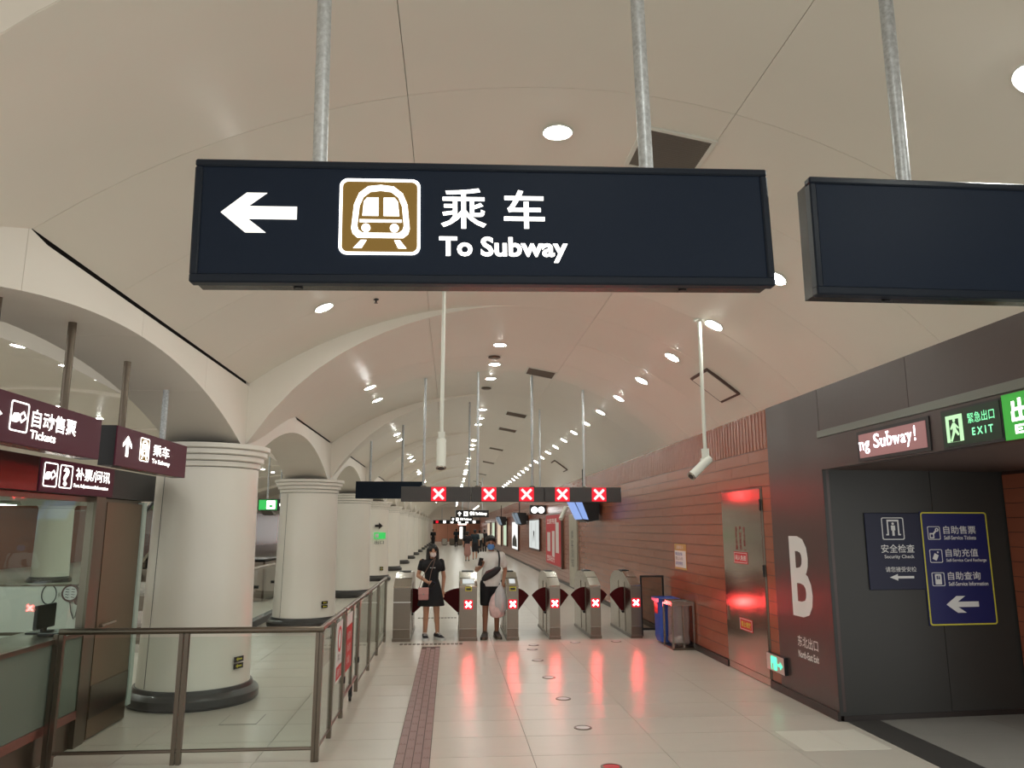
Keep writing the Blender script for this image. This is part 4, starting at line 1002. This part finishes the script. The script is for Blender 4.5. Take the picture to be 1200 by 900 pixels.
# ------------------------------------------------------------------ side hall: green sign, balustrade, escalator, poster screens
t = thing('hanging_exit_sign', 'green lit exit sign with white arrow hanging in the side hall between columns', 'sign', (-4.55, 18.8, 2.24))
b = MB(); b.box(0, .78, .01, .12, 0, .27); b.build('housing', M_signdk, t)
b = MB(); b.box(.02, .44, 0, .01, .02, .25); b.build('panel', E_green, t)
shape([rrect(.0, .2, 0, .2, .02), rrect(.06, .14, .04, .1, .01)], t, E_text, (.2, -.002, .035), X, Z)
shape([[(.22, .07), (.12, .14), (.12, .1), (0, .1), (0, .04), (.12, .04), (.12, 0)]], t, E_text, (.5, -.002, .065), X, Z, name='arrow')
pole(t, .5, .06, .27, nz(-4.1) - 2.24, .022, M_galv); pole(t, .2, .06, .27, nz(-4.35) - 2.24, .022, M_galv)
t = thing('glass_balustrade', 'glass balustrade with dark base beyond the second column', 'railing', (-3.72, 14.9, 0))
b = MB(); b.box(-.08, .08, 0, 7.2, 0, .12); b.build('base', M_signdk, t)
for j in range(5): rail_panel(t, (0, .02 + 1.44 * j, 0), (0, 1.42 + 1.44 * j, 0), .12, 1.06)
b = MB(); b.tube((0, 0, 1.08), (0, 7.2, 1.08), .03); b.build('top_rail', M_steel, t, True)
for j in range(5):
    b = MB(); b.tube((-.05, .7 + 1.44 * j, .72), (.05, .7 + 1.44 * j, .72), .03, n=10); b.build('clamp', M_blk, t)
t = thing('escalator', 'escalator with grey steps behind the ticket booth and nearest column', 'escalator', (-5.6, 12.2, 0))
b = MB(); rise, run = .2, .4
for j in range(9):
    b = MB(); b.box(.12, 1.02, .3 + run * j, .3 + run * (j + 1), 0, .12 + rise * j); b.build('step', M_steel2 if j % 2 else M_steel, t)
for x in (0.04, 1.1):
    b = MB(); b.prism([(x, 0, 0), (x, 4.0, 0), (x, 4.0, 2.9), (x, 0.2, .95), (x, 0, .8)], (.02, 0, 0)); b.build('glass_side', M_glass, t)
    b = MB(); b.path([(x + .01, 0, .75), (x + .01, .2, .97), (x + .01, 4.0, 2.92)], .035); b.build('handrail', M_blk, t, True)
    b = MB(); b.prism([(x - .02, -.05, 0), (x - .02, 4.0, 0), (x - .02, 4.0, 1.95), (x - .02, .3, .18), (x - .02, -.05, .18)], (.06, 0, 0)); b.build('skirt', M_steel, t)
t = thing('steel_counter', 'brown low steel box unit behind the balustrade between columns', 'cabinet', (-5.7, 20.5, 0))
b = MB(); b.box(0, 1.0, 0, 1.6, 0, 1.02, .04); b.build('body', M_steel2, t); b = MB(); b.box(-.02, 1.02, -.02, 1.62, 1.02, 1.05); b.build('top', M_blk, t)
t = thing('hall_poster', 'bright blue and yellow poster on the far red wall seen through the booth', 'poster', (-19.98, 30.5, .9))
b = MB(); b.box(0, .06, 0, 4.4, 0, 1.9); b.build('frame', M_signdk, t); b = MB(); b.box(.06, .065, .25, 4.1, .12, 1.8); b.build('sheet', E_screen, t)
shape([disc(2.9, 1.0, .5, 20)], t, glow('sun_yellow', (1, .85, .45), 1.4), (.066, 0, 0), Y, Z, name='sun_print')
shape([[(.25, .12), (4.1, .12), (4.1, .5), (2, .75), (.25, .45)]], t, M_bluei, (.066, 0, 0), Y, Z, name='sea_print')
t = thing('hall_screen', 'dim wall screen on the far red wall seen through the booth', 'monitor', (-19.98, 25.5, 1.35))
b = MB(); b.box(0, .08, 0, 2.4, 0, 1.1); b.build('frame', M_signdk, t); b = MB(); b.box(.08, .085, .12, 2.28, .1, 1.0); b.build('screen', glow('screen_grey', (.45, .5, .48), .7), t)

# ------------------------------------------------------------------ people
def capsule(bm, p0, p1, r0, r1, n=12):
    p0, p1 = Vector(p0), Vector(p1)
    q = MB(); q.bm.free(); q.bm = bm
    q.tube(p0, p1, r0, r1, n); q.ball(p0, r0, n, 8); q.ball(p1, r1, n, 8)
def remesh(bm, vox, name, m, smooth_it=3):
    bmesh.ops.recalc_face_normals(bm, faces=bm.faces)
    me = bpy.data.meshes.new('tmp'); bm.to_mesh(me); bm.free()
    o = bpy.data.objects.new('tmp', me); COL.objects.link(o)
    md = o.modifiers.new('r', 'REMESH'); md.mode = 'VOXEL'; md.voxel_size = vox; md.use_smooth_shade = True
    s = o.modifiers.new('s', 'SMOOTH'); s.factor = .5; s.iterations = smooth_it
    dg = bpy.context.evaluated_depsgraph_get(); out = bpy.data.meshes.new_from_object(o.evaluated_get(dg))
    bpy.data.objects.remove(o); bpy.data.meshes.remove(me)
    out.name = name; out.materials.clear(); out.materials.append(m)
    out.polygons.foreach_set('use_smooth', [True] * len(out.polygons))
    return out
def cut(me, co, no):
    bm = bmesh.new(); bm.from_mesh(me)
    r = bmesh.ops.bisect_plane(bm, geom=bm.verts[:] + bm.edges[:] + bm.faces[:], plane_co=co, plane_no=no, clear_outer=True)
    bmesh.ops.holes_fill(bm, edges=[e for e in bm.edges if e.is_boundary])
    bm.to_mesh(me); bm.free(); return me
M_skin = mat('skin', (196, 146, 118), .5); M_skinl = mat('skin_legs', (150, 100, 76), .5)
M_hair = mat('hair_black', (24, 20, 20), .45)
def V(*a): return Vector(a)
def figure(label, loc, rz, H, J, skin, vox=.0085, fingers=True, group=None, head_turn=0.0):
    """J: joint positions in metres for a 1.70 m tall figure, scaled to H; faces -Y"""
    t = thing('person', label, 'person', loc, rz, group); k = H / 1.70
    bm = bmesh.new()
    def c(a, b_, r0, r1): capsule(bm, J[a] * k, J[b_] * k, r0 * k, r1 * k)
    q = MB(); q.bm.free(); q.bm = bm
    hd = J['head'] * k
    q.ball(hd + V(0, .005, .02) * k, (.074 * k, .092 * k, .098 * k), 20, 14)           # skull
    q.ball(hd + V(0, -.030, -.045) * k, (.055 * k, .058 * k, .066 * k), 16, 12)        # jaw
    q.ball(hd + V(0, -.097, -.02) * k, (.013 * k, .018 * k, .024 * k), 10, 8)          # nose
    q.ball(hd + V(0, -.076, -.064) * k, (.024 * k, .014 * k, .012 * k), 10, 8)         # mouth
    for s in (-1, 1): q.ball(hd + V(.074 * s, .012, -.012) * k, (.012 * k, .02 * k, .03 * k), 8, 8)
    capsule(bm, J['neck'] * k, hd + V(0, .01, -.06) * k, .052 * k, .048 * k)
    capsule(bm, J['chest'] * k + V(-.07, 0, 0) * k, J['chest'] * k + V(.07, 0, 0) * k, .115 * k, .115 * k)
    c('chest', 'waist', .125, .112); c('waist', 'hip', .115, .13); c('chest', 'neck', .10, .055)
    for s in 'LR':
        sg = -1 if s == 'R' else 1
        c('sh' + s, 'chest', .050, .085); c('sh' + s, 'el' + s, .045, .037); c('el' + s, 'wr' + s, .038, .026)
        c('hip' + s, 'kn' + s, .083, .055); c('kn' + s, 'an' + s, .054, .036)
        cm = (J['kn' + s] * .68 + J['an' + s] * .32) + V(0, .02, 0)
        q.ball(cm * k, (.05 * k, .055 * k, .11 * k), 12, 8)
        f = J['an' + s]; td = J.get('toe' + s, f + V(0, -.17, -.055)); capsule(bm, (f + V(0, .03, -.04)) * k, td * k, .036 * k, .028 * k)
        w_ = J['wr' + s]; d = (w_ - J['el' + s]).normalized(); hdv = J.get('hd' + s, d)
        pm = w_ + hdv * .05; capsule(bm, w_ * k, pm * k, .025 * k, .030 * k)
        side = hdv.cross(Y).normalized() if abs(hdv.y) < .9 else X
        if fingers:
            for i in range(4):
                o_ = side * (.027 - .018 * i); Lf = (.062, .072, .068, .052)[i]
                p1 = pm + hdv * .025 + o_; p2 = p1 + (hdv * .8 - Y * .45).normalized() * Lf * .55; p3 = p2 + (hdv * .45 - Y * .85).normalized() * Lf * .5
                capsule(bm, (pm + o_ * .8) * k, p1 * k, .010 * k, .0095 * k, 8); capsule(bm, p1 * k, p2 * k, .0095 * k, .009 * k, 8); capsule(bm, p2 * k, p3 * k, .009 * k, .008 * k, 8)
            p1 = w_ + hdv * .025 + side * .03 * (1); p2 = p1 + (hdv * .7 + side * .5 - Y * .3).normalized() * .04
            capsule(bm, (w_ + hdv * .015) * k, p1 * k, .012 * k, .011 * k, 8); capsule(bm, p1 * k, p2 * k, .011 * k, .009 * k, 8)
    me = remesh(bm, vox, 'body', skin, 2)
    put('body', me, t)
    if fingers:
        for s in (-1, 1):
            b = MB(); b.ball(hd + V(.032 * s, -.083, .006) * k, (.013 * k, .007 * k, .008 * k), 10, 8); b.build('eye', mat('eye_dark', (30, 22, 20), .25), t, True)
            b = MB(); b.tube(hd + V(.016 * s, -.091, .030) * k, hd + V(.050 * s, -.080, .032) * k, .004 * k, n=6); b.build('eyebrow', M_hair, t)
    return t, k
def base_J():
    return dict(head=V(0, -.01, 1.58), neck=V(0, .01, 1.43), chest=V(0, .01, 1.30), waist=V(0, 0, 1.08), hip=V(0, 0, .95),
                shL=V(.18, .01, 1.385), shR=V(-.18, .01, 1.385), elL=V(.23, .03, 1.10), elR=V(-.23, .03, 1.10), wrL=V(.24, -.03, .86), wrR=V(-.24, -.03, .86),
                hipL=V(.085, 0, .90), hipR=V(-.085, 0, .90), knL=V(.09, -.01, .50), knR=V(-.09, -.01, .50), anL=V(.09, .03, .09), anR=V(-.09, .03, .09))
def shoe(t, k, an, toe, m, sole):
    k *= 1.22; a = an * (k / 1.22); d = (toe - an); d.z = 0; d.normalize()
    s = V(-d.y, d.x, 0)
    rings = []
    for (u, wd, z0, z1) in ((-.075, .020, .012, .075), (-.06, .034, .012, .095), (0, .038, .012, .10), (.07, .043, .012, .075), (.13, .044, .012, .055), (.175, .034, .012, .045), (.19, .015, .014, .03)):
        c = V(a.x, a.y, 0) + d * u * k; rings.append([c + s * (wd * k * math.cos(q_)) + Z * k * ((z0 + z1) / 2 + (z1 - z0) / 2 * math.sin(q_)) for q_ in [2*PI*i/14 for i in range(14)]])
    b = MB(); b.loft(rings); o = b.build('shoe', m, t, True)
    rings = [[p.copy() for p in r] for r in rings]
    b = MB(); pts_ = []
    for sgn in (1, -1):
        seq = ((-.08, .018), (-.06, .037), (0, .042), (.07, .047), (.13, .048), (.175, .038), (.195, .012))
        for (u, wd) in (seq if sgn > 0 else reversed(seq)): pts_.append(V(a.x, a.y, 0) + d * u * k + s * wd * k * sgn)
    b.prism(pts_, (0, 0, .038 * k)); b.build('sole', sole, o)
    b = MB()
    for j in range(3):
        c = V(a.x, a.y, (.098 - .012 * j) * k) + d * (.03 + .03 * j) * k; b.tube(c - s * .026 * k, c + s * .026 * k, .0045 * k, n=6)
    b.build('laces', sole, o)
def garment(t, name, segs, m, k, vox=.010, cuts=(), balls=()):
    bm = bmesh.new()
    for p0, p1, r0, r1 in segs: capsule(bm, p0 * k, p1 * k, r0 * k, r1 * k)
    q = MB(); q.bm.free(); q.bm = bm
    for c, r in balls: q.ball(c * k, tuple(v * k for v in r), 16, 12)
    me = remesh(bm, vox, name, m, 2)
    for co, no in cuts: cut(me, co * k, no)
    return put(name, me, t)
# --- the woman in black
J = base_J(); hs = V(.0, -.015, 0)
J.update(head=V(.01, -.035, 1.565), elR=V(-.245, .03, 1.13), wrR=V(-.085, -.17, 1.02), hdR=V(.8, -.35, -.35).normalized(), elL=V(.235, .06, 1.10), wrL=V(.215, .03, .86),
         knL=V(.10, -.02, .48), anL=V(.13, .02, .09), toeL=V(.19, -.13, .035), knR=V(-.09, -.01, .48), anR=V(-.10, .03, .09), toeR=V(-.10, -.15, .035))
WL = (-.31, 13.52, 0)
tw, k = figure('woman in black dress and white mask standing in the left gate aisle', WL, math.radians(8), 1.57, J, M_skin)
M_dress = mat('black_dress', (22, 22, 26), .8)
garment(tw, 'dress_top', [(V(-.08, 0, 1.30), V(.08, 0, 1.30), .128, .128), (V(0, 0, 1.30), V(0, 0, 1.08), .138, .128), (V(0, 0, 1.08), V(0, 0, .97), .128, .14), (J['shL'] * .97 - V(0,0,.008), V(.06, .0, 1.35), .066, .09), (J['shR'] * .97 - V(0,0,.008) + V(0, 0, 0), V(-.06, .0, 1.35), .066, .09), (V(0, .01, 1.31), V(0, .01, 1.40), .12, .075),
                         (J['shL'] - V(.006,0,.01), J['shL'].lerp(J['elL'], .5), .060, .052), (J['shR'] - V(-.006,0,.01), J['shR'].lerp(J['elR'], .5), .060, .052)], M_dress, k, cuts=[(V(0, 0, 1.445), V(0, -.2, 1))])
b = MB(); rings = []
for z, rx_, ry_ in ((1.06, .135, .115), (.98, .16, .14), (.85, .195, .165), (.72, .225, .185), (.60, .25, .20), (.595, .243, .193), (.7, .20, .17)):
    rings.append([V(rx_ * math.cos(a) * (1 + .03 * math.sin(9 * a) * (1.06 - z)), ry_ * math.sin(a) * (1 + .03 * math.sin(9 * a) * (1.06 - z)), z) * k for a in [2*PI*i/40 for i in range(40)]])
b.loft(rings, cap=False); b.build('skirt', M_dress, tw, True)
hd = J['head']
garment(tw, 'hair', [(hd + V(-.07, .03, .03), hd + V(-.085, .02, -.13), .045, .04), (hd + V(.07, .03, .03), hd + V(.085, .02, -.13), .045, .04), (hd + V(0, .06, .03), hd + V(0, .06, -.12), .075, .07)], M_hair, k,
        balls=[(hd + V(0, .022, .045), (.095, .105, .098)), (hd + V(.052, -.06, .055), (.035, .04, .045)), (hd + V(-.055, -.055, .05), (.04, .04, .05))])
M_mask = mat('white_mask', (225, 205, 200), .6)
b = MB(); rings = []
for z, wx_ in ((-.014, .045), (-.04, .06), (-.07, .06), (-.095, .04)):
    rings.append([(hd + V(wx_ * math.sin(a), -.03 - (.088 - .25 * abs(z + .05)) * math.cos(a) * .95, z)) * k for a in [math.radians(-75 + 15 * i) for i in range(11)]] + [(hd + V(wx_ * math.sin(a), -.03 - (.08 - .25 * abs(z + .05)) * math.cos(a) * .95, z)) * k for a in [math.radians(75 - 15 * i) for i in range(11)]])
b.loft(rings); b.build('mask', M_mask, tw, True)
shape([rect(-.05, .05, 0, .012), rect(-.03, .03, .003, .009)], tw, M_wht, V(0, -.142, 1.27) * k, X, Z, k, name='chest_print')
M_sneak = mat('sneaker_black', (40, 40, 46), .6)
shoe(tw, k, J['anL'], J['toeL'], M_sneak, M_wht); shoe(tw, k, J['anR'], J['toeR'], M_sneak, M_wht)
t = thing('pink_shoulder_bag', 'small pink bag hanging on a thin strap at the woman\'s hip', 'bag', (WL[0] - .125, WL[1] - .215, .66))
b = MB(); b.box(-.085, .085, -.035, .035, 0, .20, .015); b.build('bag_body', mat('pink_bag', (196, 140, 138), .5), t)
b = MB(); b.box(-.087, .087, -.042, -.03, .09, .205, .006); b.build('bag_flap', mat('pink_flap', (206, 152, 148), .5), t)
b = MB(); b.box(-.012, .012, -.05, -.04, .085, .105); b.build('clasp', M_steel, t)
b = MB(); b.path([(-.075, 0, .19), (-.02, .03, .38), (.12, .04, .62), (.19, .12, .68)], .005); b.path([(.075, 0, .19), (.12, .03, .45), (.19, .12, .68)], .005); b.build('strap', mat('strap_brown', (120, 96, 84), .5), t)
t = thing('dark_blue_phone', 'dark blue phone held in the woman\'s right hand', 'phone', (WL[0] - .0, WL[1] - .225, .885)); t.rotation_euler = (.5, .5, .2)
b = MB(); b.box(-.035, .035, -.004, .004, -.05, .09, .003); b.build('case', mat('navy_case', (30, 34, 84), .35), t); b = MB(); b.box(-.031, .031, -.006, -.004, -.045, .085); b.build('screen', M_blk, t)
# --- the man in white
J = base_J()
J.update(head=V(-.02, -.02, 1.575), elR=V(-.25, .03, 1.13), wrR=V(-.185, -.16, 1.20), hdR=V(.1, -.5, .6).normalized(), elL=V(.245, .05, 1.12), wrL=V(.19, -.12, .92), hdL=V(-.2, -.3, -.9).normalized(),
         knL=V(.09, -.05, .50), anL=V(.10, .04, .09), toeL=V(.12, -.13, .035), knR=V(-.10, .0, .50), anR=V(-.11, -.03, .09), toeR=V(-.15, -.20, .035))
ML = (.715, 13.62, 0)
tm2, k = figure('man in white T-shirt and blue mask standing in the second gate aisle', ML, math.radians(3), 1.70, J, mat('skin_man', (170, 120, 94), .5))
M_tee = mat('white_tee', (236, 234, 230), .8)
garment(tm2, 'tshirt', [(V(-.09, 0, 1.30), V(.09, 0, 1.30), .135, .135), (V(0, 0, 1.30), V(0, 0, 1.08), .15, .145), (V(-.03, 0, 1.08), V(-.03, 0, .92), .14, .15), (V(.03, 0, 1.08), V(.03, 0, .92), .14, .15), (J['shL'] - V(.004,0,.012), V(.06, 0, 1.34), .066, .09), (J['shR'] - V(-.004,0,.012), V(-.06, 0, 1.34), .066, .09), (V(0, .01, 1.31), V(0, .01, 1.40), .12, .075),
                        (J['shL'] - V(.004,0,.012), J['shL'].lerp(J['elL'], .62), .064, .066), (J['shR'] - V(-.004,0,.012), J['shR'].lerp(J['elR'], .62), .064, .066)], M_tee, k, cuts=[(V(0, 0, .86), V(0, 0, -1)), (V(0, 0, 1.45), V(0, -.2, 1))])
M_short = mat('black_shorts', (26, 26, 30), .8)
garment(tm2, 'shorts', [(V(-.04, 0, .93), V(.04, 0, .93), .14, .14), (J['hipL'], J['hipL'].lerp(J['knL'], .78), .115, .10), (J['hipR'], J['hipR'].lerp(J['knR'], .78), .115, .10)], M_short, k, cuts=[(V(0, 0, .54), V(0, 0, -1)), (V(0, 0, 1.0), V(0, 0, 1))])
hd = J['head']
garment(tm2, 'hair', [(hd + V(-.055, .04, .05), hd + V(-.06, .05, -.04), .035, .028), (hd + V(.055, .04, .05), hd + V(.06, .05, -.04), .035, .028), (hd + V(0, .06, .04), hd + V(0, .07, -.06), .06, .045)], M_hair, k,
        balls=[(hd + V(0, .02, .065), (.093, .106, .082)), (hd + V(.0, -.062, .082), (.062, .04, .03))])
b = MB(); rings = []
for z, wx_ in ((-.010, .045), (-.04, .064), (-.075, .064), (-.105, .04)):
    rings.append([(hd + V(wx_ * math.sin(a), -.03 - (.09 - .25 * abs(z + .05)) * math.cos(a), z)) * k for a in [math.radians(-75 + 15 * i) for i in range(11)]] + [(hd + V(wx_ * math.sin(a), -.03 - (.082 - .25 * abs(z + .05)) * math.cos(a), z)) * k for a in [math.radians(75 - 15 * i) for i in range(11)]])
b.loft(rings); b.build('mask', mat('blue_mask', (96, 150, 220), .6), tm2, True)
M_gshoe = mat('grey_shoe', (104, 100, 98), .7)
shoe(tm2, k, J['anL'], J['toeL'], M_gshoe, M_steel2); shoe(tm2, k, J['anR'], J['toeR'], M_gshoe, M_steel2)
t = thing('sling_bag', 'black and maroon sling bag worn across the man\'s chest', 'bag', (ML[0], ML[1] - .17, 1.08))
b = MB(); rings = []
for u, r in ((-.17, .02), (-.13, .05), (-.03, .065), (.07, .06), (.13, .035), (.15, .015)):
    c = V(u, 0, u * .62); rings.append([c + V(-.35 * r * math.sin(a), .045 * math.cos(a) * (r / .065), r * math.sin(a)) for a in [2*PI*i/14 for i in range(14)]])
b.loft(rings); b.build('bag_body', mat('sling_black', (34, 28, 32), .6), t, True)
b = MB(); b.prism([(-.15, -.052, -.03), (.05, -.052, .085), (.07, -.052, .10), (-.10, -.052, .04)], (0, .008, 0)); b.build('zip_panel', mat('sling_maroon', (96, 54, 58), .6), t)
b = MB(); b.path([(.12, 0, .10), (.13, .02, .25), (.12, .10, .355), (.10, .2, .37)], .014); b.build('strap', mat('sling_black', (34, 28, 32), .6), t, True)
t = thing('shopping_bag', 'grey and pink plastic shopping bag hanging from the man\'s left hand', 'bag', (ML[0] + .10, ML[1] - .235, .36))
def bagloft(cx, cz, wx_, wy2, h_, seed):
    rr_ = []
    for u, f_ in ((0, .5), (.08, .85), (.3, 1.0), (.55, .92), (.8, .62), (1, .16)):
        rr_.append([V(cx + wx_ * f_ * math.cos(a) * (1 + .10 * math.sin(3 * a + seed + 4 * u)), wy2 * f_ * math.sin(a) * (1 + .1 * math.sin(5 * a + seed)), cz + h_ * u) for a in [2*PI*i/24 for i in range(24)]])
    return rr_
b = MB(); b.loft(bagloft(-.02, 0, .14, .08, .42, 1.0)); b.build('bag_body', mat('bag_pink', (214, 186, 184), .4, var=.3, vscale=16), t, True)
b = MB(); b.loft(bagloft(.04, .08, .115, .10, .46, 2.0)); b.build('outer_bag', mat('bag_grey', (196, 194, 196), .35, var=.1, vscale=12), t, True)
b = MB(); b.path([(.05, 0, .52), (.045, .03, .58)], .012); b.build('handles', M_wht, t)
t = thing('held_phone', 'dark phone held up in the man\'s right hand', 'phone', (ML[0] - .20, ML[1] - .265, 1.265)); t.rotation_euler = (.3, .2, 0)
b = MB(); b.box(-.036, .036, -.004, .004, -.06, .08, .003); b.build('case', M_blk, t); b = MB(); b.box(-.032, .032, .004, .006, -.055, .075); b.build('screen', M_signdk, t)
# --- distant people
def far_person(label, loc, rz, H, top, bottom, skirt=False, stride=.0, short=False):
    J = base_J()
    J.update(knL=V(.085, -.10 * stride, .50), anL=V(.085, -.16 * stride + .03, .09), knR=V(-.085, .04 * stride, .50), anR=V(-.085, .2 * stride + .03, .09 + .05 * stride))
    t, k = figure(label, loc, rz, H, J, M_skin, vox=.016, fingers=False, group='people far down the concourse')
    garment(t, 'top', [(V(-.09, 0, 1.30), V(.09, 0, 1.30), .135, .135), (V(0, 0, 1.30), V(0, 0, 1.0), .145, .15), (J['shL'], J['shL'].lerp(J['elL'], .7), .072, .06), (J['shR'], J['shR'].lerp(J['elR'], .7), .072, .06), (J['shL'], J['shR'], .075, .075)], top, k, vox=.018)
    if skirt: garment(t, 'skirt', [(V(0, 0, 1.0), V(0, 0, .45), .15, .21)], bottom, k, vox=.02)
    else: garment(t, 'trousers', [(V(-.03, 0, .95), V(.03, 0, .95), .15, .15), (J['hipL'], J['knL'], .105, .08), (J['hipR'], J['knR'], .105, .08)] + ([] if short else [(J['knL'], J['anL'], .08, .06), (J['knR'], J['anR'], .08, .06)]), bottom, k, vox=.018)
    h = J['head']; garment(t, 'hair', [(h + V(0, .05, .04), h + V(0, .06, -.05), .07, .06)], M_hair, k, vox=.016, balls=[(h + V(0, .02, .05), (.095, .11, .09))])
    for s in 'LR':
        b = MB(); a = J['an' + s] * k; b.ball((a.x, a.y - .05, a.z - .04), (.045, .13, .045), 10, 6); b.build('shoe', M_blk, t, True)
D_ = mat('cloth_dark', (36, 34, 40), .8); D2 = mat('cloth_teal', (34, 48, 56), .8); Pk = mat('cloth_pink', (186, 140, 132), .8); Wt = mat('cloth_white', (214, 210, 206), .8)
far_person('distant standing person in dark clothes close to the left columns', (-1.55, 71, 0), .4, 1.68, D_, D_)
far_person('distant person in dark teal at the middle of the concourse', (.55, 75, 0), PI, 1.70, D2, D_, stride=.5)
far_person('distant person in black walking beside the woman in pink', (1.05, 52, 0), PI, 1.55, D_, D_, stride=.4)
far_person('distant woman in black top and pink skirt walking away', (.96, 44, 0), PI, 1.62, D_, Pk, skirt=True)
far_person('distant man in dark shirt and black shorts walking away', (1.42, 45.5, 0), PI, 1.72, D2, D_, short=True, stride=.5)
far_person('distant person in white shirt half hidden behind the man with the mask', (2.05, 55, 0), PI, 1.66, Wt, D_, stride=.4)
far_person('distant person in dark clothes right of the one in white', (2.6, 60, 0), PI, 1.66, D_, D_, stride=.4)
for i in range(3):
    t = thing('far_bench', f'{ORD[i]} low grey luggage stand near the far left columns', 'stand', (-.9 + .8 * i, 82, 0))
    b = MB(); b.box(0, .6, 0, .5, .05, .7, .03); b.build('body', M_steel2 if i else M_steel, t); b = MB(); b.box(.1, .5, .1, .4, 0, .06); b.build('feet', M_blk, t)
